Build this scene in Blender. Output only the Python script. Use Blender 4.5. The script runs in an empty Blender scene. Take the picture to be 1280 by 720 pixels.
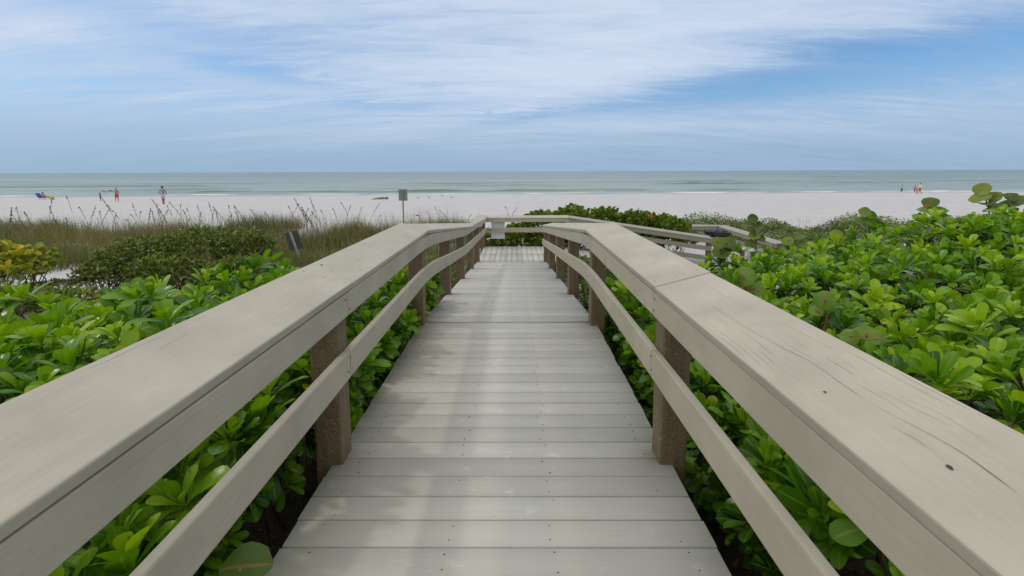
import bpy, bmesh, math, random
import numpy as np
from mathutils import Vector, Matrix

R = math.radians
rng = np.random.default_rng(7)
random.seed(7)
SC = bpy.context.scene
COL = SC.collection

# ------------------------------------------------------------------ camera
PITCH, ROLL, YAW, LENS = R(6.4), R(-0.2), R(0.3), 16.0
CAM_Z = 1.5
cam_d = bpy.data.cameras.new('camera')
cam_d.lens = LENS; cam_d.sensor_width = 36; cam_d.clip_end = 60000; cam_d.clip_start = 0.02
cam_d.shift_y = -82.0 / 1280
cam = bpy.data.objects.new('camera', cam_d); COL.objects.link(cam)
cam.matrix_world = (Matrix.Translation((0, 0, CAM_Z)) @ Matrix.Rotation(YAW, 4, 'Z')
                    @ Matrix.Rotation(math.pi / 2 - PITCH, 4, 'X') @ Matrix.Rotation(ROLL, 4, 'Z'))
SC.camera = cam
FPX = LENS / 36 * 1280

def at(px, py, Y):
    """world point at forward distance Y that the photograph shows at pixel (px, py)"""
    d = Vector(((px - 640) / FPX, -(py - 360) / FPX - 82.0 / FPX, -1))
    d = cam.matrix_world.to_3x3() @ d
    t = Y / d.y
    return Vector((d.x * t, Y, CAM_Z + d.z * t))

# ------------------------------------------------------------------ light
SUN_EL, SUN_AZ = R(42.5), R(-84)          # azimuth measured from +Y towards +X
w = bpy.data.worlds.new('World'); SC.world = w; w.use_nodes = True
sun_d = bpy.data.lights.new('sun', 'SUN'); sun_d.energy = 0.55; sun_d.angle = R(3.0); sun_d.color = (1, 0.93, 0.82)
sun = bpy.data.objects.new('sun', sun_d); COL.objects.link(sun)
sdir = Vector((math.cos(SUN_EL) * math.sin(SUN_AZ), math.cos(SUN_EL) * math.cos(SUN_AZ), math.sin(SUN_EL)))
sun.rotation_euler = sdir.to_track_quat('Z', 'Y').to_euler()
sun.location = (0, 0, 30)
SC.view_settings.view_transform = 'Standard'; SC.view_settings.look = 'None'
SC.view_settings.gamma = 1; SC.view_settings.use_curve_mapping = False
SC.view_settings.exposure = 0.11
SC.cycles.max_bounces = 6; SC.cycles.transparent_max_bounces = 8

class NT:
    """tiny helper for node trees"""
    def __init__(s, tree): s.t = tree; tree.nodes.clear()
    def n(s, typ, **kw):
        nd = s.t.nodes.new('ShaderNode' + typ)
        for k, v in kw.items():
            if k.startswith('_'): setattr(nd, k[1:], v)
        return nd
    def l(s, a, b): s.t.links.new(a, b)
    def val(s, v, sock):
        if isinstance(v, (int, float)): sock.default_value = v
        elif isinstance(v, (tuple, list)):
            sock.default_value = tuple(v) + ((1,) if len(v) == 3 and len(sock.default_value) == 4 else ())
        else: s.l(v, sock)
    def m(s, op, a, b=0.0, c=0.0, clamp=False):
        nd = s.n('Math', _operation=op, _use_clamp=clamp)
        s.val(a, nd.inputs[0]); s.val(b, nd.inputs[1]); s.val(c, nd.inputs[2]); return nd.outputs[0]
    def mix(s, f, a, b, blend='MIX'):
        nd = s.n('Mix', _data_type='RGBA', _blend_type=blend)
        s.val(f, nd.inputs[0]); s.val(a, nd.inputs[6]); s.val(b, nd.inputs[7]); return nd.outputs[2]
    def noise(s, vec, scale, detail=4, rough=0.5, dist=0.0):
        nd = s.n('TexNoise'); s.l(vec, nd.inputs['Vector'])
        nd.inputs['Scale'].default_value = scale; nd.inputs['Detail'].default_value = detail
        nd.inputs['Roughness'].default_value = rough; nd.inputs['Distortion'].default_value = dist
        return nd.outputs['Fac']
    def mapr(s, v, a, b, c=0.0, d=1.0, smooth=False):
        nd = s.n('MapRange'); nd.clamp = True
        if smooth: nd.interpolation_type = 'SMOOTHSTEP'
        s.val(v, nd.inputs[0])
        for i, q in enumerate((a, b, c, d)): s.val(q, nd.inputs[i + 1])
        return nd.outputs[0]
    def mapping(s, vec, loc=(0, 0, 0), rot=(0, 0, 0), scale=(1, 1, 1)):
        nd = s.n('Mapping'); s.l(vec, nd.inputs[0])
        nd.inputs[1].default_value = loc; nd.inputs[2].default_value = rot; nd.inputs[3].default_value = scale
        return nd.outputs[0]
    def xyz(s, vec):
        nd = s.n('SeparateXYZ'); s.l(vec, nd.inputs[0]); return nd.outputs
    def comb(s, x, y, z=0.0):
        nd = s.n('CombineXYZ'); s.val(x, nd.inputs[0]); s.val(y, nd.inputs[1]); s.val(z, nd.inputs[2]); return nd.outputs[0]

def build_world():
    t = NT(w.node_tree)
    out = t.n('OutputWorld'); bg = t.n('Background'); t.l(bg.outputs[0], out.inputs[0])
    sky = t.n('TexSky', _sky_type='NISHITA', _sun_disc=False)
    sky.sun_elevation = SUN_EL; sky.sun_rotation = SUN_AZ; sky.altitude = 0
    sky.air_density = 1.0; sky.dust_density = 1.0; sky.ozone_density = 1.5
    bg.inputs[1].default_value = 0.1
    tc = t.n('TexCoord'); d = tc.outputs['Generated']
    x, y, z = t.xyz(d)
    az = t.m('ARCTAN2', x, y); el = t.m('ARCSINE', z)
    zz = t.m('ADD', t.m('MAXIMUM', z, 0.0), 0.13)
    cx = t.m('DIVIDE', x, zz); cy = t.m('DIVIDE', y, zz)
    p = t.comb(cx, cy, 0.0)
    # thin high cloud: broad sheets, then streaks drawn out along the wind
    big = t.noise(t.mapping(p, (3.1, 1.7, 0), (0, 0, R(-12)), (0.28, 0.6, 1)), 1.0, 4, 0.55, 0.6)
    strk = t.noise(t.mapping(p, (7.3, 0.4, 0), (0, 0, R(-16)), (0.55, 2.6, 1)), 1.0, 6, 0.6, 0.9)
    fine = t.noise(t.mapping(p, (1.3, 5.4, 0), (0, 0, R(-22)), (1.6, 5.5, 1)), 1.6, 6, 0.65, 1.2)
    c = t.m('ADD', t.m('MULTIPLY', big, 0.80), t.m('ADD', t.m('MULTIPLY', strk, 0.85), t.m('MULTIPLY', fine, 0.45)))
    # an open lane of blue running low across the right half of the sky, and a brighter sheet above the middle
    lane_e = t.m('ADD', 0.110, t.m('MULTIPLY', az, t.m('SUBTRACT', 0.135, t.m('MULTIPLY', az, 0.055))))
    lane_w = t.m('ADD', 0.018, t.m('MULTIPLY', t.m('MAXIMUM', az, 0.0), 0.042))
    lane = t.m('POWER', 2.718, t.m('MULTIPLY', -1.0, t.m('POWER', t.m('DIVIDE', t.m('ADD', t.m('SUBTRACT', el, lane_e), t.m('MULTIPLY', t.m('SUBTRACT', strk, 0.5), 0.07)), lane_w), 2.0)))
    lane = t.m('MULTIPLY', lane, t.mapr(az, -0.25, 0.40, 0.0, 1.0, True))
    sheet = t.m('POWER', 2.718, t.m('MULTIPLY', -1.0, t.m('ADD', t.m('POWER', t.m('DIVIDE', t.m('SUBTRACT', az, 0.08), 0.42), 2.0),
                t.m('POWER', t.m('DIVIDE', t.m('SUBTRACT', el, 0.30), 0.17), 2.0))))
    def gap(a0, e0, wa, we, slope, k):
        ee = t.m('SUBTRACT', el, t.m('ADD', e0, t.m('MULTIPLY', t.m('SUBTRACT', az, a0), slope)))
        ee = t.m('ADD', ee, t.m('MULTIPLY', t.m('SUBTRACT', fine, 0.5), 0.05))
        return t.m('MULTIPLY', t.m('POWER', 2.718, t.m('MULTIPLY', -1.0, t.m('ADD', t.m('POWER', t.m('DIVIDE', t.m('SUBTRACT', az, a0), wa), 2.0), t.m('POWER', t.m('DIVIDE', ee, we), 2.0)))), k)
    for g_ in ((-0.50, 0.185, 0.13, 0.016, -0.10, 0.26), (-0.02, 0.118, 0.13, 0.012, 0.05, 0.35), (-0.72, 0.26, 0.22, 0.03, -0.12, 0.22), (-0.30, 0.135, 0.10, 0.010, 0.0, 0.22)):
        c = t.m('SUBTRACT', c, gap(*g_))
    c = t.m('ADD', c, t.m('SUBTRACT', t.m('MULTIPLY', sheet, 0.30), t.m('MULTIPLY', lane, 0.46)))
    mask = t.mapr(c, 0.26, 1.20, 0.0, 0.95, True)
    cloud = t.mix(t.mapr(c, 0.74, 1.36), (3.3, 4.65, 6.8), (5.9, 6.8, 8.15))
    blue = t.mix(1.0, sky.outputs[0], (0.66, 0.98, 1.24), 'MULTIPLY')
    col = t.mix(mask, blue, cloud)
    haze = t.mapr(el, 0.0, 0.15, 0.85, 0.0, True)
    col = t.mix(haze, col, (2.7, 4.05, 5.6))
    col = t.mix(t.mapr(y, 0.15, -0.45, 0.0, 0.85, True), col, (8.2, 8.0, 7.7))  # sky behind the view, never seen, brightened as added fill for the rails
    # unseen sky overhead brightened as added fill, plus a glow round the veiled sun
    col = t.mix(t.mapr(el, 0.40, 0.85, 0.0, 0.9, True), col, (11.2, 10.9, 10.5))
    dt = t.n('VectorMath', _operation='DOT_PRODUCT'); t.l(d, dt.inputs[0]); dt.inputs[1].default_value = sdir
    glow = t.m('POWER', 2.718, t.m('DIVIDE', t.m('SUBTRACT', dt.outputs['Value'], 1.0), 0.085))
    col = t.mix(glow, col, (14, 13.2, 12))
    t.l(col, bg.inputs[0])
build_world()

# ------------------------------------------------------------------ materials
def material(name):
    m = bpy.data.materials.new(name); m.use_nodes = True
    t = NT(m.node_tree); o = t.n('OutputMaterial'); b = t.n('BsdfPrincipled'); t.l(b.outputs[0], o.inputs[0])
    return m, t, b, o

def bump(t, b, h, strength=0.3, dist=0.01):
    nd = t.n('Bump'); nd.inputs['Strength'].default_value = strength; nd.inputs['Distance'].default_value = dist
    t.l(h, nd.inputs['Height']); t.l(nd.outputs[0], b.inputs['Normal'])

def plain(name, col, rough=0.6, var=0.15, metal=0.0, scale=20):
    m, t, b, o = material(name)
    tc = t.n('TexCoord')
    n = t.noise(tc.outputs['Object'], scale, 4)
    dark = tuple(c * (1 - var) for c in col); lite = tuple(min(1, c * (1 + var)) for c in col)
    t.l(t.mix(n, dark, lite), b.inputs['Base Color'])
    b.inputs['Roughness'].default_value = rough; b.inputs['Metallic'].default_value = metal
    bump(t, b, n, 0.15, 0.004)
    return m

def painted_wood(name, col, crack=1.0, seed=0.0):
    """painted lumber; UV is in metres, u along the grain"""
    m, t, b, o = material(name)
    uv = t.n('UVMap').outputs[0]
    uv = t.mapping(uv, (seed, seed * 0.37, 0))
    oi = t.n('ObjectInfo').outputs['Random']
    u, v, _ = t.xyz(uv)
    uvr = t.comb(t.m('ADD', u, t.m('MULTIPLY', oi, 37.0)), t.m('ADD', v, t.m('MULTIPLY', oi, 5.0)))
    grain = t.noise(t.mapping(uvr, scale=(2.2, 90, 1)), 1.0, 6, 0.6, 0.3)
    grain2 = t.noise(t.mapping(uvr, scale=(6, 260, 1)), 1.0, 3, 0.6)
    blot = t.noise(uvr, 3.0, 5, 0.6)
    fine = t.noise(uvr, 60, 3)
    # drying checks: thin dark splits that follow the grain, in patches only
    warp = t.noise(t.mapping(uvr, scale=(1.3, 4, 1)), 1.0, 3, 0.5)
    vv = t.m('ADD', t.m('MULTIPLY', t.xyz(uvr)[1], 46.0), t.m('MULTIPLY', warp, 3.6))
    line = t.m('ABSOLUTE', t.m('SUBTRACT', t.m('FRACT', vv), 0.5))
    along = t.noise(t.mapping(uvr, (4.4, 9.1, 0), scale=(2.6, 30, 1)), 1.0, 4, 0.7)
    patch = t.noise(t.mapping(uvr, (1.7, 3.3, 0), scale=(0.9, 4.5, 1)), 1.0, 2, 0.5)
    gate = t.m('MULTIPLY', t.mapr(along, 0.50, 0.60), t.mapr(patch, 0.555, 0.63))
    wdt = t.m('MULTIPLY', gate, 0.055)
    split = t.m('MULTIPLY', t.m('LESS_THAN', line, wdt), crack)
    # small chips and knots
    vo = t.n('TexVoronoi'); t.l(t.mapping(uvr, scale=(5, 11, 1)), vo.inputs['Vector']); vo.inputs['Scale'].default_value = 1.0
    vr = t.xyz(vo.outputs['Color'])
    chip = t.m('MULTIPLY', t.m('LESS_THAN', vo.outputs['Distance'], t.m('MULTIPLY', t.mapr(vr[0], 0.82, 1.0), 0.085)), crack)
    base = t.mix(t.mapr(blot, 0.3, 0.7), tuple(c * 0.84 for c in col), tuple(c * 1.09 for c in col))
    stain = t.noise(t.mapping(uvr, (9, 4, 0), scale=(1.2, 7, 1)), 1.0, 6, 0.7, 0.6)
    base = t.mix(t.m('MULTIPLY', t.mapr(stain, 0.56, 0.72), 0.30), base, (0.24, 0.235, 0.21))
    base = t.mix(t.m('MULTIPLY', t.mapr(stain, 0.44, 0.30), 0.20), base, (0.52, 0.50, 0.44))
    base = t.mix(t.m('MULTIPLY', t.mapr(grain, 0.35, 0.75), 0.24), base, tuple(c * 0.72 for c in col))
    base = t.mix(t.m('MULTIPLY', t.mapr(fine, 0.62, 0.8), 0.25), base, tuple(min(1, c * 1.25) for c in col))
    base = t.mix(t.m('MULTIPLY', split, 0.55), base, (0.06, 0.05, 0.04))
    base = t.mix(t.m('MULTIPLY', chip, 0.85), base, (0.07, 0.055, 0.045))
    t.l(base, b.inputs['Base Color'])
    t.l(t.mapr(grain, 0.2, 0.8, 0.52, 0.72), b.inputs['Roughness'])
    h = t.m('SUBTRACT', t.m('ADD', t.m('MULTIPLY', grain, 0.6), t.m('MULTIPLY', grain2, 0.35)), t.m('MULTIPLY', split, 1.5))
    bump(t, b, h, 0.35, 0.003)
    return m

def deck_wood(name, col):
    m, t, b, o = material(name)
    uv = t.n('UVMap').outputs[0]
    at_ = t.n('Attribute', _attribute_name='rnd').outputs['Fac']
    u, v, _ = t.xyz(uv)
    uvr = t.comb(t.m('ADD', u, t.m('MULTIPLY', at_, 53.0)), v)
    grain = t.noise(t.mapping(uvr, scale=(2.0, 110, 1)), 1.0, 6, 0.6, 0.2)
    blot = t.noise(t.mapping(uv, scale=(1, 1, 1)), 1.6, 5, 0.6)
    scuffn = t.noise(t.mapping(uvr, scale=(7, 12, 1)), 1.0, 6, 0.7, 0.5)
    scp = t.noise(t.mapping(uv, (5, 2, 0)), 2.2, 3)
    scuff = t.m('MULTIPLY', t.mapr(scuffn, 0.58, 0.68), t.mapr(scp, 0.47, 0.58))
    specks = t.noise(uvr, 95, 2)
    base = t.mix(at_, tuple(c * 0.86 for c in col), tuple(c * 1.10 for c in col))
    base = t.mix(t.m('MULTIPLY', t.mapr(blot, 0.35, 0.7), 0.22), base, tuple(c * 0.78 for c in col))
    base = t.mix(t.m('MULTIPLY', t.mapr(grain, 0.45, 0.8), 0.25), base, tuple(c * 0.70 for c in col))
    base = t.mix(t.m('MULTIPLY', scuff, 0.55), base, (0.66, 0.66, 0.66))
    base = t.mix(t.m('MULTIPLY', t.mapr(specks, 0.70, 0.76), 0.5), base, (0.62, 0.62, 0.6))
    t.l(base, b.inputs['Base Color'])
    t.l(t.mapr(grain, 0.2, 0.8, 0.45, 0.65), b.inputs['Roughness'])
    bump(t, b, grain, 0.3, 0.003)
    return m

def post_wood(name, col):
    m, t, b, o = material(name)
    tc = t.n('TexCoord').outputs['Object']
    n1 = t.noise(tc, 45, 5, 0.6, 0.8); n2 = t.noise(t.mapping(tc, scale=(30, 30, 3)), 1.0, 4, 0.6)
    n3 = t.noise(tc, 5, 4)
    base = t.mix(t.mapr(n2, 0.3, 0.7), tuple(c * 0.78 for c in col), tuple(c * 1.15 for c in col))
    base = t.mix(t.m('MULTIPLY', t.mapr(n3, 0.5, 0.7), 0.4), base, tuple(c * 1.5 for c in col))
    base = t.mix(t.m('MULTIPLY', t.mapr(t.noise(t.mapping(tc, scale=(70, 70, 2.2)), 1.0, 3, 0.6), 0.55, 0.72), 0.55), base, tuple(c * 0.5 for c in col))
    t.l(base, b.inputs['Base Color']); b.inputs['Roughness'].default_value = 0.55
    bump(t, b, t.m('ADD', n1, t.m('MULTIPLY', n2, 0.5)), 1.0, 0.016)
    return m

def leaf_mat(name, stops, vein=(0.2, 0.3, 0.06), rough=0.35, trans=0.3, back=None, veinw=0.07):
    """stops: list of (position, colour) read by each leaf's own random number; UV.x runs across the blade"""
    m, t, b, o = material(name)
    at_ = t.n('Attribute', _attribute_name='rnd').outputs['Fac']
    r = t.n('ValToRGB'); t.l(at_, r.inputs[0])
    e = r.color_ramp.elements
    while len(e) < len(stops): e.new(0.5)
    for q, (p, c) in zip(e, stops): q.position = p; q.color = c + (1,)
    u, v, _ = t.xyz(t.n('UVMap').outputs[0])
    mid = t.m('ABSOLUTE', t.m('SUBTRACT', u, 0.5))
    vm = t.m('MULTIPLY', t.mapr(mid, 0.0, veinw, 1.0, 0.0), 0.55)
    tc = t.n('TexCoord').outputs['Object']
    blot = t.noise(tc, 24, 3)
    col = t.mix(t.m('MULTIPLY', t.mapr(blot, 0.4, 0.75), 0.35), r.outputs[0], t.mix(1.0, r.outputs[0], (0.62, 0.66, 0.5), 'MULTIPLY'))
    col = t.mix(vm, col, vein)
    if back:
        gm = t.n('NewGeometry').outputs['Backfacing']
        col = t.mix(t.m('MULTIPLY', gm, 0.6), col, back)
    t.l(col, b.inputs['Base Color']); b.inputs['Roughness'].default_value = rough
    b.inputs['Specular IOR Level'].default_value = 0.26
    tr = t.n('BsdfTranslucent'); t.l(t.mix(1.0, col, (1.25, 1.35, 0.45), 'MULTIPLY'), tr.inputs[0])
    ms = t.n('MixShader'); ms.inputs[0].default_value = trans
    t.l(b.outputs[0], ms.inputs[1]); t.l(tr.outputs[0], ms.inputs[2]); t.l(ms.outputs[0], o.inputs[0])
    bump(t, b, t.noise(tc, 90, 2), 0.12, 0.003)
    return m

M = {}
M['cap'] = painted_wood('painted_cap_wood', (0.395, 0.368, 0.298), 1.0, 0.0)
M['rail'] = painted_wood('painted_rail_wood', (0.385, 0.358, 0.282), 0.35, 3.0)
M['shade_cap'] = painted_wood('shaded_cap_wood', (0.30, 0.285, 0.235), 0.6, 5.0)  # darker copy of the cap paint: shade on the far railings put into colour
M['shade_rail'] = painted_wood('shaded_rail_wood', (0.25, 0.235, 0.19), 0.6, 7.0)  # same for their boards: rail paint darkened to stand in for shade
M['deck'] = deck_wood('deck_paint', (0.475, 0.468, 0.425))
M['post'] = post_wood('stained_post', (0.158, 0.114, 0.064))
M['nail'] = plain('nail_steel', (0.06, 0.055, 0.05), 0.5)
M['joist'] = plain('joist_wood', (0.10, 0.08, 0.06), 0.8)
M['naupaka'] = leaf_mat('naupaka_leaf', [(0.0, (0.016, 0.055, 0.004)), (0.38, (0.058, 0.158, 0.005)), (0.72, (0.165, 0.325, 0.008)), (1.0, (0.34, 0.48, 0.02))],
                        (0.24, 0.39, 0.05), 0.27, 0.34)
M['yellow_leaf'] = leaf_mat('yellowed_leaf', [(0.0, (0.42, 0.20, 0.02)), (1.0, (0.50, 0.36, 0.04))], (0.5, 0.4, 0.1), 0.45, 0.25)
M['grape'] = leaf_mat('sea_grape_leaf', [(0.0, (0.040, 0.080, 0.010)), (0.5, (0.080, 0.140, 0.014)), (1.0, (0.17, 0.235, 0.025))], (0.26, 0.13, 0.05), 0.38, 0.22)
M['grape_pale'] = leaf_mat('sea_grape_leaf_pale', [(0.0, (0.08, 0.17, 0.02)), (1.0, (0.15, 0.24, 0.03))], (0.32, 0.12, 0.05), 0.38, 0.25, None, 0.05)
M['grape_yellow'] = leaf_mat('sea_grape_leaf_yellow', [(0.0, (0.07, 0.13, 0.015)), (0.45, (0.20, 0.26, 0.02)), (1.0, (0.50, 0.42, 0.02))], (0.4, 0.3, 0.08), 0.4, 0.25)
M['grape_orange'] = leaf_mat('sea_grape_leaf_orange', [(0.0, (0.26, 0.075, 0.02)), (1.0, (0.24, 0.10, 0.02))], (0.4, 0.2, 0.05), 0.5, 0.25)
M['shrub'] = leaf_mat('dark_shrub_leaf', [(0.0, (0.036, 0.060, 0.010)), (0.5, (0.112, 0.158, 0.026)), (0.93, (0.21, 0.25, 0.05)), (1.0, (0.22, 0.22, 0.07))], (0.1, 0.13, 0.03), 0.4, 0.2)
M['cover'] = leaf_mat('vine_leaf', [(0.0, (0.06, 0.10, 0.02)), (0.5, (0.125, 0.185, 0.026)), (0.85, (0.22, 0.26, 0.035)), (1.0, (0.34, 0.25, 0.08))], (0.2, 0.22, 0.06), 0.5, 0.2)
M['grass'] = leaf_mat('dune_grass_blade', [(0.0, (0.055, 0.080, 0.025)), (0.35, (0.10, 0.125, 0.04)), (0.65, (0.21, 0.19, 0.075)), (0.85, (0.26, 0.15, 0.06)), (1.0, (0.33, 0.27, 0.15))], (0.2, 0.2, 0.08), 0.6, 0.25)
M['oat_stem'] = plain('sea_oat_stem', (0.16, 0.13, 0.08), 0.7)
M['oat_head'] = plain('sea_oat_seed', (0.115, 0.085, 0.055), 0.8)
M['twig'] = plain('twig_bark', (0.10, 0.075, 0.05), 0.85)
M['green_stem'] = plain('green_stem', (0.13, 0.17, 0.05), 0.6)
M['red_stem'] = plain('red_stem', (0.22, 0.08, 0.04), 0.6)
M['flower'] = plain('white_petal', (0.75, 0.72, 0.72), 0.6, 0.05)

# ------------------------------------------------------------------ object helpers
def tag(o, label=None, cat=None, group=None, kind=None):
    if label: o['label'] = label
    if cat: o['category'] = cat
    if group: o['group'] = group
    if kind: o['kind'] = kind
    return o

def empty(name, loc=(0, 0, 0), label=None, cat=None, group=None, rz=0.0):
    o = bpy.data.objects.new(name, None); COL.objects.link(o); o.location = loc; o.rotation_euler.z = rz
    o.empty_display_size = 0.2
    return tag(o, label, cat, group)

def link(name, me, mat, parent=None, smooth=False):
    o = bpy.data.objects.new(name, me); COL.objects.link(o)
    if mat is not None and not len(me.materials): me.materials.append(mat)
    if parent is not None: o.parent = parent
    if smooth:
        me.polygons.foreach_set('use_smooth', np.ones(len(me.polygons), dtype=bool))
    return o

def mesh_np(name, V, F, uv=None, rnd=None):
    """V (n,3); F (m,k) same-size faces; uv per vertex; rnd per vertex"""
    V = np.asarray(V, dtype=np.float32); F = np.asarray(F, dtype=np.int32)
    me = bpy.data.meshes.new(name)
    m, k = F.shape
    me.vertices.add(len(V)); me.vertices.foreach_set('co', V.ravel())
    me.loops.add(m * k); me.loops.foreach_set('vertex_index', F.ravel())
    me.polygons.add(m); me.polygons.foreach_set('loop_start', np.arange(0, m * k, k, dtype=np.int32))
    me.update(calc_edges=True)
    if uv is not None:
        l = me.uv_layers.new(name='UVMap'); l.data.foreach_set('uv', np.asarray(uv, dtype=np.float32)[F.ravel()].ravel())
    if rnd is not None:
        a = me.attributes.new('rnd', 'FLOAT', 'POINT'); a.data.foreach_set('value', np.asarray(rnd, dtype=np.float32))
    me.validate()
    return me

class MB:
    """collects boxes, tubes and sweeps, then links them as one mesh"""
    def __init__(s): s.bm = bmesh.new(); s.uv = s.bm.loops.layers.uv.new('UVMap')
    def sweep(s, pts, section, sides=None):
        """section [(s,t)]: s to the right of travel (horizontal), t up; u runs along, v round the section"""
        pts = [Vector(p) for p in pts]; n = len(section)
        per = [0.0]
        for i in range(n):
            a, b = section[i], section[(i + 1) % n]
            per.append(per[-1] + math.hypot(b[0] - a[0], b[1] - a[1]))
        rings, arc = [], 0.0; arcs = []
        for i, p in enumerate(pts):
            if i: arc += (p - pts[i - 1]).length
            arcs.append(arc)
            if sides: sd = Vector(sides[i])
            else:
                d = (pts[min(i + 1, len(pts) - 1)] - pts[max(i - 1, 0)]); d.z = 0; d.normalize()
                sd = Vector((d.y, -d.x, 0))
            rings.append([s.bm.verts.new(p + sd * a + Vector((0, 0, b))) for a, b in section])
        off = random.random() * 20
        for i in range(len(pts) - 1):
            for j in range(n):
                f = s.bm.faces.new((rings[i][j], rings[i][(j + 1) % n], rings[i + 1][(j + 1) % n], rings[i + 1][j]))
                for lp, q in zip(f.loops, ((arcs[i], per[j]), (arcs[i], per[j + 1]), (arcs[i + 1], per[j + 1]), (arcs[i + 1], per[j]))):
                    lp[s.uv].uv = (q[0] + off, q[1])
        for r_ in (rings[0], rings[-1]):
            f = s.bm.faces.new(r_)
            for lp, q in zip(f.loops, section): lp[s.uv].uv = q
        return s
    def box(s, c, size, rot=None):
        x, y, z = (q / 2 for q in size)
        mt = rot or Matrix.Identity(3)
        v = [s.bm.verts.new(Vector(c) + mt @ Vector((sx * x, sy * y, sz * z))) for sx in (-1, 1) for sy in (-1, 1) for sz in (-1, 1)]
        for q in ((0, 1, 3, 2), (4, 6, 7, 5), (0, 4, 5, 1), (2, 3, 7, 6), (0, 2, 6, 4), (1, 5, 7, 3)):
            f = s.bm.faces.new([v[i] for i in q])
            for lp in f.loops:
                co = lp.vert.co - Vector(c); lp[s.uv].uv = (co.z + co.y * 0.3, co.x + co.y)
        return s
    def tube(s, pts, rad, n=6):
        pts = [Vector(p) for p in pts]
        if isinstance(rad, (int, float)): rad = [rad] * len(pts)
        rings = []
        for i, p in enumerate(pts):
            d = (pts[min(i + 1, len(pts) - 1)] - pts[max(i - 1, 0)]).normalized()
            a = d.orthogonal().normalized() if abs(d.z) > 0.95 else d.cross(Vector((0, 0, 1))).normalized()
            b = d.cross(a)
            rings.append([s.bm.verts.new(p + (a * math.cos(2 * math.pi * k / n) + b * math.sin(2 * math.pi * k / n)) * rad[i]) for k in range(n)])
        for i in range(len(pts) - 1):
            for k in range(n):
                s.bm.faces.new((rings[i][k], rings[i][(k + 1) % n], rings[i + 1][(k + 1) % n], rings[i + 1][k]))
        s.bm.faces.new(rings[0]); s.bm.faces.new(rings[-1])
        return s
    def lathe(s, c, prof, n=12, ax=None):
        mt = ax or Matrix.Identity(3); rings = []
        for r_, z in prof:
            rings.append([s.bm.verts.new(Vector(c) + mt @ Vector((r_ * math.cos(2 * math.pi * k / n), r_ * math.sin(2 * math.pi * k / n), z))) for k in range(n)])
        for i in range(len(prof) - 1):
            for k in range(n):
                s.bm.faces.new((rings[i][k], rings[i][(k + 1) % n], rings[i + 1][(k + 1) % n], rings[i + 1][k]))
        s.bm.faces.new(rings[0]); s.bm.faces.new(rings[-1])
        return s
    def build(s, name, mat, parent=None, smooth=False, bevel=0.0, segs=2):
        bmesh.ops.recalc_face_normals(s.bm, faces=s.bm.faces[:])
        me = bpy.data.meshes.new(name); s.bm.to_mesh(me); s.bm.free()
        o = link(name, me, mat, parent, smooth)
        if bevel:
            md = o.modifiers.new('bevel', 'BEVEL'); md.width = bevel; md.segments = segs; md.limit_method = 'ANGLE'; md.angle_limit = R(35)
        return o

# smooth value noise for shapes (numpy)
_perm = rng.random((64, 64))
def vnoise(x, y):
    x = np.asarray(x, float); y = np.asarray(y, float)
    xi = np.floor(x).astype(int); yi = np.floor(y).astype(int); fx = x - xi; fy = y - yi
    fx = fx * fx * (3 - 2 * fx); fy = fy * fy * (3 - 2 * fy)
    g = lambda a, b: _perm[a % 64, b % 64]
    return (g(xi, yi) * (1 - fx) + g(xi + 1, yi) * fx) * (1 - fy) + (g(xi, yi + 1) * (1 - fx) + g(xi + 1, yi + 1) * fx) * fy
def fbm(x, y, o=4):
    s = 0; a = 0.5
    for i in range(o): s = s + a * vnoise(x * 2 ** i + 17 * i, y * 2 ** i + 5 * i); a *= 0.5
    return s

# ------------------------------------------------------------------ ground, beach, sea
RAMP0, RAMP1, ZL, LAND_END = 4.45, 11.5, -0.797, 13.84
def deck_z(y): return ZL * min(1.0, max(0.0, (y - RAMP0) / (RAMP1 - RAMP0)))

_gy = np.array([-40, 0, 3, 6, 9, 12, 15, 20, 24, 30, 40, 48, 56, 60, 68, 76, 84, 100, 140, 400])
_gz = np.array([-.6, -.58, -.6, -.75, -1.0, -1.15, -1.18, -1.12, -1.16, -1.2, -1.27, -1.72, -2.03, -2.06, -2.12, -2.30, -2.62, -3.2, -4.0, -6.0])
def ground(x, y):
    x = np.asarray(x, float); y = np.asarray(y, float)
    ys = y - 0.045 * x * np.clip((y - 35) / 30, 0, 1)
    z = np.interp(ys, _gy, _gz)
    dune = np.clip((y - 8) / 4, 0, 1) * np.clip((26 - y) / 5, 0, 1)
    z = z + dune * (fbm(x * 0.35 + 3, y * 0.35, 3) - 0.42) * 0.55
    beach = np.clip((y - 20) / 6, 0, 1) * np.clip((70 - y) / 10, 0, 1)
    z = z + beach * ((fbm(x * 0.5, y * 0.5, 4) - 0.45) * 0.05 + (fbm(x * 2.1 + 9, y * 2.1, 3) - 0.45) * 0.035)
    low = np.exp(-((x - 7) / 4.0) ** 2 - ((y - 14.5) / 3.5) ** 2)
    return z - 0.22 * low

def grid_mesh(name, xs, ys, zf):
    X, Y = np.meshgrid(xs, ys); Z = zf(X, Y)
    nx, ny = len(xs), len(ys)
    V = np.stack([X.ravel(), Y.ravel(), Z.ravel()], 1)
    i = np.arange(nx * ny).reshape(ny, nx)
    F = np.stack([i[:-1, :-1], i[:-1, 1:], i[1:, 1:], i[1:, :-1]], -1).reshape(-1, 4)
    return mesh_np(name, V, F)

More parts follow.
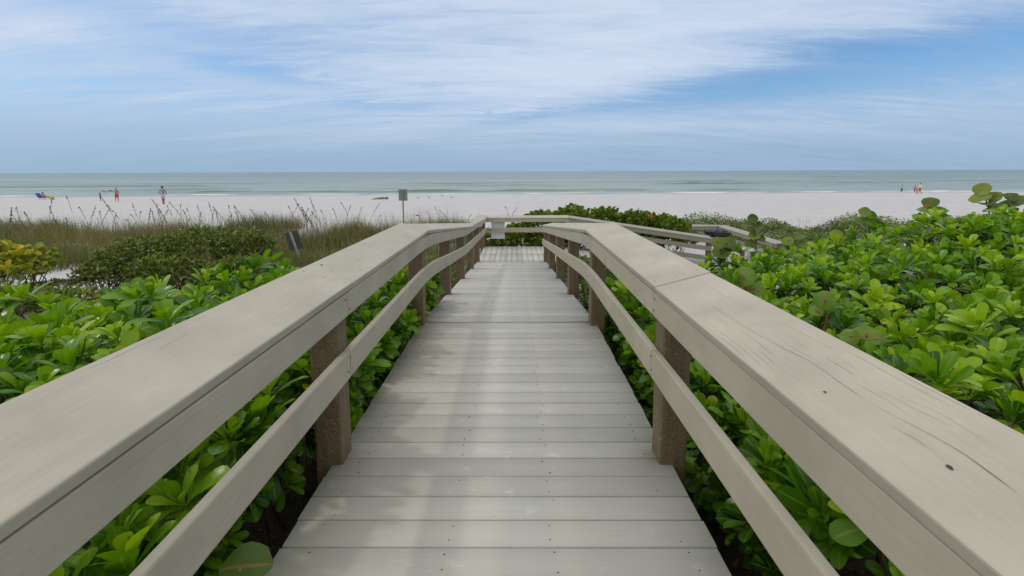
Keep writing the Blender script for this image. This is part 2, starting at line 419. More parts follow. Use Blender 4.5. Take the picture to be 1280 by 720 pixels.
def ground_material():
    m, t, b, o = material('sand_and_litter')
    P = t.n('NewGeometry').outputs['Position']
    x, y, z = t.xyz(P)
    n1 = t.noise(P, 0.9, 5); n2 = t.noise(P, 6, 5, 0.65); n3 = t.noise(P, 55, 3)
    sand = t.mix(t.mapr(n1, 0.3, 0.7), (0.435, 0.434, 0.448), (0.50, 0.497, 0.51))
    sand = t.mix(t.m('MULTIPLY', t.mapr(n2, 0.45, 0.75), 0.35), sand, (0.31, 0.30, 0.305))
    ft = t.n('TexVoronoi'); t.l(P, ft.inputs['Vector']); ft.inputs['Scale'].default_value = 1.7; ft.inputs['Randomness'].default_value = 1.0
    fmask = t.m('MULTIPLY', t.mapr(ft.outputs['Distance'], 0.10, 0.26, 1.0, 0.0, True), t.mapr(n1, 0.46, 0.58))
    sand = t.mix(t.m('MULTIPLY', fmask, 0.16), sand, (0.36, 0.35, 0.37))
    # wet sand by the water line
    ys = t.m('SUBTRACT', y, t.m('MULTIPLY', x, 0.045))
    wetn = t.m('ADD', ys, t.m('MULTIPLY', t.m('SUBTRACT', t.noise(t.mapping(P, scale=(0.05, 0.2, 1)), 1.0, 3), 0.5), 9.0))
    wet = t.mapr(wetn, 70.5, 74.5, 0, 1, True)
    sand = t.mix(t.m('MULTIPLY', wet, 0.75), sand, (0.35, 0.325, 0.31))
    # leaf litter and dark soil under the shrubs by the boardwalk
    lit = t.m('ADD', y, t.m('MULTIPLY', t.m('SUBTRACT', n1, 0.5), 3.0))
    litter = t.mapr(t.m('SUBTRACT', lit, t.m('MULTIPLY', t.m('MAXIMUM', t.m('SUBTRACT', x, 1.5), 0.0), 0.42)), 7.0, 8.6, 1, 0, True)
    soil = t.mix(n2, (0.020, 0.015, 0.011), (0.075, 0.055, 0.038))
    soil = t.mix(t.m('MULTIPLY', t.mapr(n3, 0.6, 0.72), 0.5), soil, (0.14, 0.10, 0.06))
    # scattered debris in the dune
    deb = t.m('MULTIPLY', t.mapr(t.noise(P, 9, 5, 0.7), 0.60, 0.70), t.mapr(y, 20, 24, 1, 0))
    sand = t.mix(t.m('MULTIPLY', deb, 0.6), sand, (0.16, 0.13, 0.09))
    t.l(t.mix(litter, sand, soil), b.inputs['Base Color'])
    t.l(t.mapr(wet, 0, 1, 0.9, 0.45), b.inputs['Roughness'])
    b.inputs['Specular IOR Level'].default_value = 0.25
    bump(t, b, t.m('ADD', t.m('MULTIPLY', n2, 0.8), t.m('SUBTRACT', t.m('MULTIPLY', n3, 0.3), t.m('MULTIPLY', fmask, 0.8))), 0.6, 0.05)
    return m

gx = np.concatenate([[-3000, -1200, -500, -250, -150], np.linspace(-100, -32, 80), np.linspace(-31.7, 31.7, 220), np.linspace(32, 100, 80), [150, 250, 500, 1200, 3000]])
gy = np.concatenate([[-3000, -600, -100, -30, -10], np.linspace(-5, 28, 140), np.linspace(28.4, 90, 150), [95, 110, 140, 200, 400]])
M['ground'] = ground_material()
tag(link('ground', grid_mesh('ground', gx, gy, ground), M['ground'], smooth=True), kind='structure')

SEA_Z = -2.30
def sea_z(x, y):
    ys = y - 0.045 * x
    sh = np.clip((ys - 76) / 14, 0, 1)
    z = 0 * x
    ph = 0.5 * (vnoise(x * 0.02 + 3, ys * 0.0 + 1) - 0.5) * 10
    for c, a, s, k in ((88, 0.25, 1.3, 0.05), (96, 0.25, 1.8, 0.04), (123, 0.48, 2.6, 0.03), (150, 0.3, 3.0, 0.02), (190, 0.35, 3.5, 0.02), (255, 0.45, 5, 0.015)):
        gate = np.clip((vnoise(x * k + c, ys * 0.02 + c * 3.3) - 0.42) * 4.5, 0, 1)
        z = z + a * gate * np.exp(-((ys - c - (vnoise(x * 0.03 + c * 1.7, 0 * x) - .5) * 7) / s) ** 2)
    for yc, xc, hw, am, th in ((125, 55, 17, 0.62, 2.2), (127, 100, 22, 0.4, 2.2), (85.6, -15, 6, 0.34, 0.9), (86.2, 2, 5, 0.36, 0.9), (85.4, 11, 8, 0.32, 0.9), (86.0, -35, 14, 0.36, 1.0),
                               (87, -52, 6, 0.32, 1.0), (86.4, 42, 9, 0.3, 0.9), (86, 24, 4, 0.3, 0.9), (104, -70, 14, 0.32, 1.6), (101, -30, 10, 0.26, 1.5), (112, 8, 9, 0.24, 1.7), (140, -20, 16, 0.32, 2.4), (160, 70, 24, 0.4, 3)):
        wob = (vnoise(x * 0.12 + yc, 0 * x + xc) - .5) * 2.2
        z = z + am * np.clip(1.25 - np.abs(x - xc) / hw, 0, 1) ** 0.7 * (0.65 + 0.5 * vnoise(x * 0.3 + yc, 0 * x + 2)) * np.exp(-((ys - yc - wob) / th) ** 2)
    z = z + sh * 0.22 * (fbm(x * 0.12, ys * 0.55, 4) - 0.47) * np.clip(900 / (ys + 1), 0, 1)
    return SEA_Z + z

def sea_material():
    m, t, b, o = material('sea_water')
    P = t.n('NewGeometry').outputs['Position']
    x, y, z = t.xyz(P)
    ys = t.m('SUBTRACT', y, t.m('MULTIPLY', x, 0.045))
    chop = t.noise(t.mapping(P, scale=(0.35, 1.5, 1)), 1.0, 5, 0.6, 0.4)
    swell = t.noise(t.mapping(P, scale=(0.05, 0.22, 1)), 1.0, 4, 0.55)
    far = t.noise(t.mapping(P, scale=(0.004, 0.02, 1)), 1.0, 4, 0.6)
    col = t.mix(t.mapr(ys, 80, 420, 0, 1), (0.285, 0.320, 0.270), (0.165, 0.198, 0.172))
    col = t.mix(t.m('MULTIPLY', t.mapr(swell, 0.42, 0.68), 0.35), col, (0.11, 0.19, 0.17))
    col = t.mix(t.m('MULTIPLY', t.mapr(far, 0.4, 0.65), 0.30), col, (0.13, 0.22, 0.23))
    st1 = t.noise(t.mapping(P, scale=(0.10, 0.16, 1)), 1.0, 5, 0.6, 0.8)
    st2 = t.noise(t.mapping(P, scale=(0.016, 0.035, 1)), 1.0, 5, 0.6, 0.8)
    col = t.mix(t.m('MULTIPLY', t.mapr(st1, 0.52, 0.62), t.mapr(ys, 90, 330, 0.45, 0.0)), col, (0.10, 0.16, 0.145))
    col = t.mix(t.m('MULTIPLY', t.mapr(st2, 0.50, 0.62), t.mapr(ys, 120, 1500, 0.35, 0.05)), col, (0.11, 0.17, 0.17))
    # raised crests show the greener water inside the wave
    col = t.mix(t.m('MULTIPLY', t.mapr(z, SEA_Z + 0.10, SEA_Z + 0.26), 0.92), col, (0.075, 0.125, 0.090))
    # foam where the little breakers run up the sand
    fn = t.noise(t.mapping(P, scale=(0.10, 0.5, 1)), 1.0, 5, 0.65, 0.6)
    fb = t.noise(t.mapping(P, scale=(0.025, 0.06, 1)), 1.0, 2)
    edge = t.m('ADD', ys, t.m('MULTIPLY', t.m('SUBTRACT', fb, 0.5), 8.0))
    run = t.m('MULTIPLY', t.mapr(edge, 76.0, 77.5, 0, 1, True), t.mapr(edge, 80, 83, 1, 0, True))
    foam = t.m('MULTIPLY', run, t.mapr(fn, 0.47, 0.58))
    run2 = t.m('MULTIPLY', t.mapr(edge, 83.5, 85.0, 0, 1, True), t.mapr(edge, 86, 88, 1, 0, True))
    foam = t.m('MAXIMUM', foam, t.m('MULTIPLY', run2, t.mapr(fn, 0.66, 0.74)))
    col = t.mix(t.m('MULTIPLY', foam, 0.9), col, (0.78, 0.79, 0.79))
    t.l(col, b.inputs['Base Color'])
    t.l(t.mapr(foam, 0, 1, 0.30, 0.8), b.inputs['Roughness']); b.inputs['IOR'].default_value = 1.33
    b.inputs['Specular IOR Level'].default_value = 0.35
    bump(t, b, t.m('ADD', t.m('MULTIPLY', chop, 0.6), t.m('MULTIPLY', swell, 1.6)), 0.6, 0.35)
    return m
M['sea'] = sea_material()
sx = np.concatenate([[-40000, -9000, -3000, -1200, -600, -350], np.linspace(-230, 230, 420), [350, 600, 1200, 3000, 9000, 40000]])
sy = np.concatenate([np.linspace(62, 135, 230), np.linspace(136, 280, 130), [320, 400, 550, 800, 1300, 2500, 6000, 15000, 50000]])
tag(link('sea', grid_mesh('sea', sx, sy, sea_z), M['sea'], smooth=True), kind='structure')

# ------------------------------------------------------------------ boardwalk floor
XL, XR = -0.888, 0.741            # inner faces of the post rows
DL, DR = -0.943, 0.806            # deck edges
PITCHB = 0.1435
def board_mesh(name, boards):
    """boards: list of (p0, p1, width, thick) with top centre line p0->p1"""
    V, F, U, Q = [], [], [], []
    for p0, p1, wd, up in boards:
        p0, p1 = Vector(p0), Vector(p1)
        d = (p1 - p0).normalized(); n = Vector(up).normalized(); s_ = d.cross(n)
        L = (p1 - p0).length; b0 = len(V); rv = random.random(); e = 0.0035
        dz = random.uniform(-0.0016, 0.0016)
        prof = [(-wd / 2, -0.036), (-wd / 2, -e), (-wd / 2 + e, 0), (wd / 2 - e, 0), (wd / 2, -e), (wd / 2, -0.036)]
        ou = random.random() * 9
        for k, p in enumerate((p0, p1)):
            for a, c in prof:
                V.append(p + s_ * a + n * (c + dz)); U.append((k * L + ou, a + p0.y)); Q.append(rv)
        for j in range(5): F.append((b0 + j, b0 + j + 1, b0 + 6 + j + 1, b0 + 6 + j))
        F.append((b0, b0 + 1, b0 + 4, b0 + 5)); F.append((b0 + 1, b0 + 2, b0 + 3, b0 + 4))
        F.append((b0 + 6, b0 + 7, b0 + 10, b0 + 11)); F.append((b0 + 7, b0 + 8, b0 + 9, b0 + 10))
    me = mesh_np(name, V, F, U, Q)
    bm = bmesh.new(); bm.from_mesh(me); bmesh.ops.recalc_face_normals(bm, faces=bm.faces[:]); bm.to_mesh(me); bm.free()
    return me

boards, nails = [], []
y0 = 0.02 - PITCHB * 22
i = 0
while True:
    yc = y0 + i * PITCHB; i += 1
    if yc > RAMP0: break
    j = random.uniform(-0.004, 0.004)
    boards.append(((DL + j, yc, 0), (DR + j, yc, 0), PITCHB - 0.0055, (0, 0, 1)))
    for xx in (-0.80, -0.27, 0.16, 0.68):
        for s_ in (-0.04, 0.04): nails.append((xx + random.uniform(-.02, .02), yc + s_ + random.uniform(-.008, .008), 0.0012))
sl = math.atan2(ZL, RAMP1 - RAMP0); up = (0, -math.sin(sl), math.cos(sl))
L = math.hypot(ZL, RAMP1 - RAMP0); nb = int(L / PITCHB)
for k in range(nb + 1):
    q = (k + 0.5) * PITCHB
    yc = RAMP0 - 0.015 + q * math.cos(sl); zc = q * math.sin(sl)
    if yc > RAMP1 - 0.03: break
    j = random.uniform(-0.004, 0.004)
    boards.append(((DL + j, yc, zc), (DR + j, yc, zc), PITCHB - 0.0055, up))
    for xx in (-0.80, -0.27, 0.16, 0.68):
        for s_ in (-0.04, 0.04): nails.append((xx + random.uniform(-.02, .02), yc + s_ * math.cos(sl), zc + s_ * math.sin(sl) + 0.0012))
deck = link('boardwalk', board_mesh('boardwalk', boards), M['deck']); tag(deck, kind='structure')
nb_ = MB()
for x, y, z in nails:
    if random.random() < 0.30: continue
    nb_.lathe((x, y, z - 0.004), [(0.0034, 0), (0.0034, 0.0044), (0.0024, 0.005)], 8)
nb_.build('nail_heads', M['nail'], deck)['kind'] = 'stuff'
jb = MB()
for xx in (-0.86, -0.27, 0.16, 0.72):
    jb.sweep([(xx, -3, -0.13), (xx, RAMP0, -0.13), (xx, RAMP1, ZL - 0.13), (xx, LAND_END, ZL - 0.13)], [(-.02, -.09), (.02, -.09), (.02, .09), (-.02, .09)])
jb.build('joists', M['joist'], deck)
lb = []
WALK_R = 6.3
for k in range(13):
    xx = DL + 0.066 + k * 0.1455
    for a, b_ in ((RAMP1 + 0.01, 12.55), (12.557, LAND_END)):
        lb.append(((xx, a, ZL - 0.003), (xx, b_, ZL - 0.003), 0.137, (0, 0, 1)))
tag(link('landing', board_mesh('landing', lb), M['deck']), kind='structure')
sb, zs = [], -0.62 / 5.0
a2 = math.atan2(-0.62, WALK_R - 1.0)
xx = 1.0
while xx < WALK_R:
    zz = ZL - 0.62 * (xx - 1.0) / (WALK_R - 1.0)
    sb.append(((xx, RAMP1 + 0.02, zz), (xx, LAND_END, zz), 0.138, (-math.sin(a2), 0, math.cos(a2)))); xx += 0.143
tag(link('side_ramp', board_mesh('side_ramp', sb), M['deck']), kind='structure')

# ------------------------------------------------------------------ railings
def cap_section(inner, tilt, wd=0.286, th=0.038):
    """inner edge at s=0,t=0 (top), plank rising outward; inner=+1 when inside is to the right of travel"""
    c, s_ = math.cos(tilt), math.sin(tilt)
    pts = [(0, 0), (-wd * c, wd * s_), (-wd * c - th * s_, wd * s_ - th * c), (-th * s_, -th * c)]
    return [(a * inner, b) for a, b in pts]

def smooth_bend(y0, y1, off, n=3):
    ys = [y0] + [y for y in (RAMP0 - 0.45, RAMP0 - 0.2, RAMP0, RAMP0 + 0.2, RAMP0 + 0.45) if y0 < y < y1] + [y1]
    out = []
    for y in ys:
        z = deck_z(y)
        if abs(y - RAMP0) < 0.5: z = -0.113 * (y - RAMP0 + 0.5) ** 2 / 2.0
        out.append((off[0], y, z + off[1]))
    return out

def long_railing(side, label, post_ys, caps, y_end):
    root = empty('railing', (XL if side < 0 else XR, 0, 0), label, 'railing')
    inv = root.location
    inn = 1 if side < 0 else -1                # inside lies to the right of travel on the left railing
    px = XL if side < 0 else XR                # inner post face
    fx = px + inn * 0.038                      # inner face of the boards
    def rel(pts): return [Vector(p) - inv for p in pts]
    for k, (a, b_, tilt) in enumerate(caps):
        zc = lambda y: deck_z(y) + 0.93
        ys = [a] + [y for y in (RAMP1,) if a < y < b_ - 0.01] + [b_]
        MB().sweep(rel([(fx + inn * 0.012 + random.uniform(-.003, .003), y, zc(y) + random.uniform(-.003, .003)) for y in ys]), cap_section(inn, R(tilt))).build('cap_rail', M['cap'], root, bevel=0.006)
    brd = lambda h0, h1: [(0, h0), (-inn * 0.037, h0), (-inn * 0.037, h1), (0, h1)]
    joints = [-2.6, post_ys[1] + 0.07, RAMP0 + 3.5, y_end]
    for a, b_ in zip(joints[:-1], joints[1:]):
        b2 = b_ - 0.004
        MB().sweep(rel(smooth_bend(a, b2, (fx, 0))), brd(0.77, 0.889)).build('fascia_board', M['rail'], root, bevel=0.004)
        MB().sweep(rel(smooth_bend(a, b2, (fx, 0))), brd(0.44, 0.585)).build('mid_rail', M['rail'], root, bevel=0.007)
    for y in post_ys:
        z0 = float(ground(px, y)) - 0.15; z1 = deck_z(y + 0.07) + 0.90
        MB().box(Vector((px - inn * 0.071, y + 0.07, (z0 + z1) / 2)) - inv, (0.14, 0.14, z1 - z0)).build('post', M['post'], root, bevel=0.012, segs=3)
    # screws along the boards
    sc = MB()
    for y in post_ys:
        for h in (0.80, 0.86, 0.48, 0.55):
            c = Vector((fx + inn * 0.001, y + 0.05 + random.uniform(-.02, .03), deck_z(y + .07) + h)) - inv
            sc.lathe(c, [(0.0045, -0.002), (0.0045, 0.002)], 8, Matrix.Rotation(math.pi / 2, 3, 'Y'))
        for q in (0.03, 0.14, 0.25):
            c = Vector((fx + inn * 0.012 - inn * q * .966, y + 0.09 + random.uniform(-.02, .02), deck_z(y + .07) + 0.9305 + q * math.tan(R(15)) * .966)) - inv
            sc.lathe(c, [(0.005, -0.003), (0.005, 0.0022)], 8)
    sc.build('screw_heads', M['nail'], root)['kind'] = 'stuff'
    return root

pys = [0.10, 2.19, 4.31, 6.12, 7.88, 9.66, 11.36]
lr = long_railing(-1, 'greige wooden railing along the left side of the boardwalk with brown posts', pys + [13.66],
             [(-2.6, 2.30, 15), (2.305, 4.445, 15), (4.452, 11.5, 13), (11.504, 14.05, 11)], 13.82)
rr = long_railing(1, 'beige sunlit railing along the right side of the boardwalk, its cap cracked lengthwise', pys[:-1] + [11.30],
             [(-2.6, 2.20, 15), (2.205, 4.445, 15), (4.452, 11.46, 13)], 11.45)

def on_cap(px_, py_, side, root, lift=0.0006):
    d = cam.matrix_world.to_3x3() @ Vector(((px_ - 640) / FPX, -(py_ - 360) / FPX - 82.0 / FPX, -1))
    inn = 1 if side < 0 else -1
    p0 = Vector(((XL if side < 0 else XR) + inn * 0.05, 0, 0.93)); n = Vector((math.sin(R(15)) * inn, 0, math.cos(R(15))))
    o = Vector((0, 0, CAM_Z)); t = (p0 - o).dot(n) / d.dot(n)
    return o + d * t + n * lift - Vector(root.location)
def split_marks(root, side, lines, knots):
    V_, F_ = [], []
    for pts, wmm in lines:
        P3 = [on_cap(a, b, side, root) for a, b in pts]; fine = []
        for a, b in zip(P3[:-1], P3[1:]):
            m_ = max(2, int((b - a).length / 0.012))
            fine += [a.lerp(b, k / m_) for k in range(m_)]
        fine.append(P3[-1]); n_ = len(fine); ph = random.random() * 50
        for k, p in enumerate(fine):
            arc = k * 0.012; tp = min(1, k / 4, (n_ - 1 - k) / 4)
            wv = wmm * 0.00042 * tp * max(0.0, 1.6 * float(fbm(ph + arc * 5, ph, 3)) - 0.25)
            jx = (float(vnoise(arc * 9 + ph, 3.3)) - 0.5) * 0.006
            V_ += [p + Vector((jx - wv, 0, (jx - wv) * -0.268 * (1 if side < 0 else -1))), p + Vector((jx + wv, 0, (jx + wv) * -0.268 * (1 if side < 0 else -1)))]
        b0 = len(V_) - 2 * n_
        F_ += [(b0 + 2 * k, b0 + 2 * k + 1, b0 + 2 * k + 3, b0 + 2 * k + 2) for k in range(n_ - 1)]
    for px_, py_, r_ in knots:
        c = on_cap(px_, py_, side, root); b0 = len(V_)
        for k in range(12):
            a = k * math.pi / 6; q = r_ * (0.6 + 0.8 * random.random()); dx = math.cos(a) * q * 0.7
            V_.append(c + Vector((dx, math.sin(a) * q * 1.2, dx * -0.268 * (1 if side < 0 else -1))))
        F_ += [(b0, b0 + k, b0 + k + 1, b0 + k + 2) for k in range(1, 9, 2)]
    link('split', mesh_np('split', V_, F_), M['split'], root)['kind'] = 'stuff'
M['split'] = plain('dark_open_grain', (0.045, 0.038, 0.03), 0.9, 0.3)
split_marks(rr, 1, [([(887, 381), (912, 397), (965, 428), (1010, 450), (1052, 480), (1088, 503)], 1.8), ([(1080, 500), (1120, 522), (1165, 545), (1205, 568), (1279, 622)], 2.2),
                    ([(1060, 474), (1110, 500), (1150, 530)], 1.2), ([(1105, 528), (1140, 546), (1165, 562), (1182, 576)], 1.4), ([(1095, 485), (1140, 510), (1195, 535)], 0.8),
                    ([(960, 410), (985, 418), (1008, 432)], 0.8), ([(1200, 575), (1230, 602), (1275, 640)], 1.0), ([(1120, 492), (1180, 520), (1245, 560)], 0.8), ([(890, 345), (860, 360)], 0.5)],
            [(1187, 584, 0.0055), (1031, 490, 0.004), (838, 350, 0.004)])
split_marks(lr, -1, [([(305, 408), (318, 405), (330, 404)], 2.2), ([(312, 412), (328, 409)], 1.6), ([(90, 478), (150, 455), (215, 425)], 0.9), ([(60, 500), (120, 470), (190, 445)], 0.9), ([(0, 520), (60, 495), (110, 470)], 0.8)],
            [(402, 331, 0.007), (415, 339, 0.004), (490, 313, 0.004), (450, 337, 0.004)])

def flat_railing(label, path, posts, heights, tilt, inside, name='railing', mids=((0.44, 0.585),), group=None, cm='cap', rm='rail'):
    """railing along any path; path z is the deck; inside=+1 when the walkway is to the right of travel"""
    root = empty(name, path[0], label, 'railing', group); inv = Vector(path[0])
    P = [Vector(p) - inv for p in path]
    MB().sweep([p + Vector((0, 0, heights[1])) for p in P], [(a + inside * 0.05, b) for a, b in cap_section(inside, R(tilt))]).build('cap_rail', M[cm], root, bevel=0.006)
    brd = lambda h0, h1: [(inside * 0.036, h0), (0, h0), (0, h1), (inside * 0.036, h1)]
    MB().sweep(P, brd(heights[0], heights[1] - 0.042)).build('fascia_board', M[rm], root, bevel=0.004)
    for a, b in mids: MB().sweep(P, brd(a, b)).build('mid_rail', M[rm], root, bevel=0.006)
    for x, y, ztop in posts:
        z0 = float(ground(x, y)) - 0.2
        MB().box(Vector((x, y, (z0 + ztop) / 2)) - inv, (0.14, 0.14, ztop - z0)).build('post', M['post'], root, bevel=0.012)
    return root
YF = LAND_END
flat_railing('short level railing across the far end of the boardwalk landing, white panel behind it',
             [(XL - 0.02, YF, ZL), (1.66, YF, ZL)], [(1.28, YF + 0.075, 0.06)], (0.76, 0.895), 9, 1)
x0, x1 = 1.665, 6.05
zr = lambda x: ZL - 0.66 * (x - x0) / (x1 - x0)
flat_railing('sloping railing running right from the landing in front of the sea grape hedge',
             [(x0, YF, zr(x0)), (x1, YF, zr(x1))], [(3.75, YF + 0.075, zr(3.75) + .85), (x1 - 0.05, YF + 0.075, zr(x1) + 0.86)], (0.74, 0.895), 9, 1, mids=((0.50, 0.64), (0.20, 0.34)), cm='shade_cap', rm='shade_rail')
# lower rails by the beach end of the side ramp
a = at(862, 281, 17.0); b = at(899, 281, 17.0); c = at(974, 303, 12.7)
flat_railing('low pale wooden corner railing at the beach end of the side ramp',
             [(a.x, 17.0, a.z - 0.95), (b.x, 17.0, b.z - 0.95), (c.x, 12.8, c.z - 0.95)], [(b.x + 0.05, 16.95, b.z - 0.09), (c.x + 0.03, 12.9, c.z - 0.09)], (0.76, 0.90), 8, 1, mids=((0.48, 0.62),), cm='shade_cap', rm='shade_rail')
d0, d1 = at(921, 309, 13.3), at(946, 314, 12.4)
bench = empty('step_bench', (0, 0, 0), 'small pale plank step on a short brown leg beside the low beach railing', 'step')
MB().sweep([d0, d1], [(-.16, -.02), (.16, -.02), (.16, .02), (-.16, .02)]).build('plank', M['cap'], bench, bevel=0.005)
q = d0.lerp(d1, 0.3); MB().box((q.x, q.y, q.z - 0.32), (0.1, 0.1, 0.6)).build('leg', M['post'], bench, bevel=0.006)
q = d0.lerp(d1, 0.85); MB().box((q.x, q.y, q.z - 0.32), (0.1, 0.1, 0.6)).build('leg', M['post'], bench, bevel=0.006)

# ------------------------------------------------------------------ foliage engine
def blade(shape, ny=6, nx=4, fold=0.25, curl=0.25, wave=0.0):
    """leaf template along +Y (length 1), width by shape(t); returns verts, faces, uv"""
    V, U = [], []
    ts = np.linspace(0, 1, ny) if ny < 8 else np.array([0, .2, .42, .62, .78, .90, .97, 1])
    for t in ts:
        wd = shape(t)
        for k in range(nx):
            s_ = k / (nx - 1) * 2 - 1
            V.append((s_ * wd, t, fold * abs(s_) * wd - curl * t * t + wave * math.sin(t * 9 + s_ * 2) * abs(s_) * wd)); U.append((k / (nx - 1), t))
    F = [(r_ * nx + k, r_ * nx + k + 1, (r_ + 1) * nx + k + 1, (r_ + 1) * nx + k) for r_ in range(ny - 1) for k in range(nx - 1)]
    return np.array(V), np.array(F), np.array(U)
def obovate(t): return float(np.interp(t, [0, .15, .35, .55, .70, .82, .92, .975, 1], [.020, .040, .092, .158, .200, .208, .172, .10, .02]))
def rounded(t): return 0.47 * math.sqrt(max(0.015, 1 - (2 * t - 1) ** 2)) * (0.86 + 0.2 * t)
def oval(t): return 0.26 * math.sin(math.pi * (0.04 + 0.93 * t)) ** 0.8
NAU = [blade(obovate, 8, 4, f, c, w_) for f, c, w_ in ((0.35, 0.18, 0.0), (0.20, 0.34, 0.08), (0.45, 0.06, 0.0), (0.28, -0.10, 0.10), (0.25, 0.50, 0.08))]
NAU_LOW = [blade(obovate, 5, 3, 0.3, c) for c in (0.2, 0.45, 0.0)]
GRP = [blade(rounded, 7, 6, f, c, w_) for f, c, w_ in ((0.22, 0.16, 0.10), (0.34, 0.28, 0.14), (-0.10, 0.22, 0.12))]
GRP_LOW = [blade(rounded, 5, 4, f, c) for f, c in ((0.15, 0.1), (0.25, 0.25))]
OVL = [blade(oval, 4, 3, 0.3, 0.2)]

def leaves_mesh(name, tmpl, pos, dirv, nrm, size, rnd):
    """place one leaf per row; tmpl list chosen at random"""
    pos, dirv, nrm, size, rnd = (np.asarray(q, float) for q in (pos, dirv, nrm, size, rnd))
    n = len(pos); y = dirv / np.linalg.norm(dirv, axis=1, keepdims=True)
    x = np.cross(y, nrm); x /= np.linalg.norm(x, axis=1, keepdims=True) + 1e-9
    z = np.cross(x, y)
    pick = rng.integers(0, len(tmpl), n)
    Vs, Fs, Us, Qs, base = [], [], [], [], 0
    for k, (tv, tf, tu) in enumerate(tmpl):
        I = np.nonzero(pick == k)[0]
        if not len(I): continue
        wv = rng.uniform(0.85, 1.18, len(I))
        T = tv[None, :, :] * size[I][:, None, None]
        T = T * np.stack([wv, np.ones_like(wv), np.ones_like(wv)], 1)[:, None, :]
        W = T[..., 0:1] * x[I][:, None, :] + T[..., 1:2] * y[I][:, None, :] + T[..., 2:3] * z[I][:, None, :] + pos[I][:, None, :]
        m = tv.shape[0]
        Vs.append(W.reshape(-1, 3)); Us.append(np.tile(tu, (len(I), 1))); Qs.append(np.repeat(rnd[I], m))
        Fs.append((tf[None] + (np.arange(len(I)) * m)[:, None, None] + base).reshape(-1, 4)); base += len(I) * m
    return mesh_np(name, np.concatenate(Vs), np.concatenate(Fs), np.concatenate(Us), np.concatenate(Qs))

def rosettes(centres, axes, nleaf, length, rnd_base, spread=(8, 64)):
    """whorls of leaves as naupaka bears them: upright young leaves inside, flat older ones outside"""
    P, D, N, S, Q = [], [], [], [], []
    for c, a, L_, rb in zip(centres, axes, length, rnd_base):
        a = np.asarray(a, float); a /= np.linalg.norm(a)
        h = np.array([1, 0, 0]) if abs(a[0]) < 0.8 else np.array([0, 1, 0])
        e1 = np.cross(a, h); e1 /= np.linalg.norm(e1); e2 = np.cross(a, e1)
        n = int(nleaf * rng.uniform(0.75, 1.2)); ph = rng.uniform(0, 6.28)
        for k in range(n):
            f = (k + 0.5) / n
            th = math.radians(spread[0] + (spread[1] - spread[0]) * f ** 0.9 + rng.normal(0, 8))
            az = ph + k * 2.39996 + rng.normal(0, 0.2)
            r_ = e1 * math.cos(az) + e2 * math.sin(az)
            P.append(np.asarray(c) - a * f * 0.055 + r_ * 0.006); D.append(a * math.cos(th) + r_ * math.sin(th))
            N.append(a * math.sin(th) - r_ * math.cos(th) + rng.normal(0, 0.12, 3))
            S.append(L_ * (0.50 + 0.55 * min(1, f * 1.8)) * rng.uniform(0.82, 1.15))
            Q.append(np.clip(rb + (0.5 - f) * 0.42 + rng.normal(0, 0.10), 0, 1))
    return P, D, N, S, Q

def scatter(n, inside, box, gap):
    """random points at least gap apart (simple hashing)"""
    pts, cells = [], {}
    x0, x1, y0, y1 = box
    for _ in range(n):
        x = random.uniform(x0, x1); y = random.uniform(y0, y1)
        if not inside(x, y): continue
        k = (int(x / gap), int(y / gap)); ok = True
        for i in (-1, 0, 1):
            for j in (-1, 0, 1):
                for q in cells.get((k[0] + i, k[1] + j), ()):
                    if (q[0] - x) ** 2 + (q[1] - y) ** 2 < gap * gap: ok = False
        if ok: pts.append((x, y)); cells.setdefault(k, []).append((x, y))
    return pts

# left hedge: from the rail out to the left; right hedge: rises to the right
def clump(x, y):
    return 0.36 * (float(fbm(x * 1.9 + 31, y * 1.9 + 7, 2)) - 0.38)
def h_left(x, y):
    d = -1.12 - x
    return (0.36 + 0.14 * min(1, max(0, d) / 1.4) - 0.16 * min(1, max(0, (y - 2.6) / 1.6)) + clump(x, y) + 0.10 * (float(fbm(x * 0.9 + 4, y * 0.9, 3)) - 0.45) * 2
            - 0.55 * max(0, y - 4.6) ** 1.5 * 0.35 - max(0, -x - 3.0) * 0.10)
def in_left(x, y):
    edge = 5.6 + 0.25 * math.sin(x * 2.1) + (-x - 1.5) * -0.62
    return y < edge and x > -6.6 + 0.3 * math.sin(y * 2)
def h_right(x, y):
    return (0.26 - 0.15 * min(1, max(0, (y - 1.5) / 2.5)) + 0.095 * max(0, x - 2.6) + 0.10 * max(0, x - 4.0) - 0.07 * max(0, x - 6.0) + clump(x, y) * 1.2 + 0.16 * (float(fbm(x * 0.8 + 11, y * 0.8 + 2, 3)) - 0.45) * 2
            - 0.16 * max(0, y - 5.0) * max(0, 1 - (x - 1) / 4.5))
def in_right(x, y):
    return y < 6.4 + 0.30 * (x - 1) - 0.035 * (x - 1) ** 2 + 0.25 * math.sin(x * 2.6) and x < 11

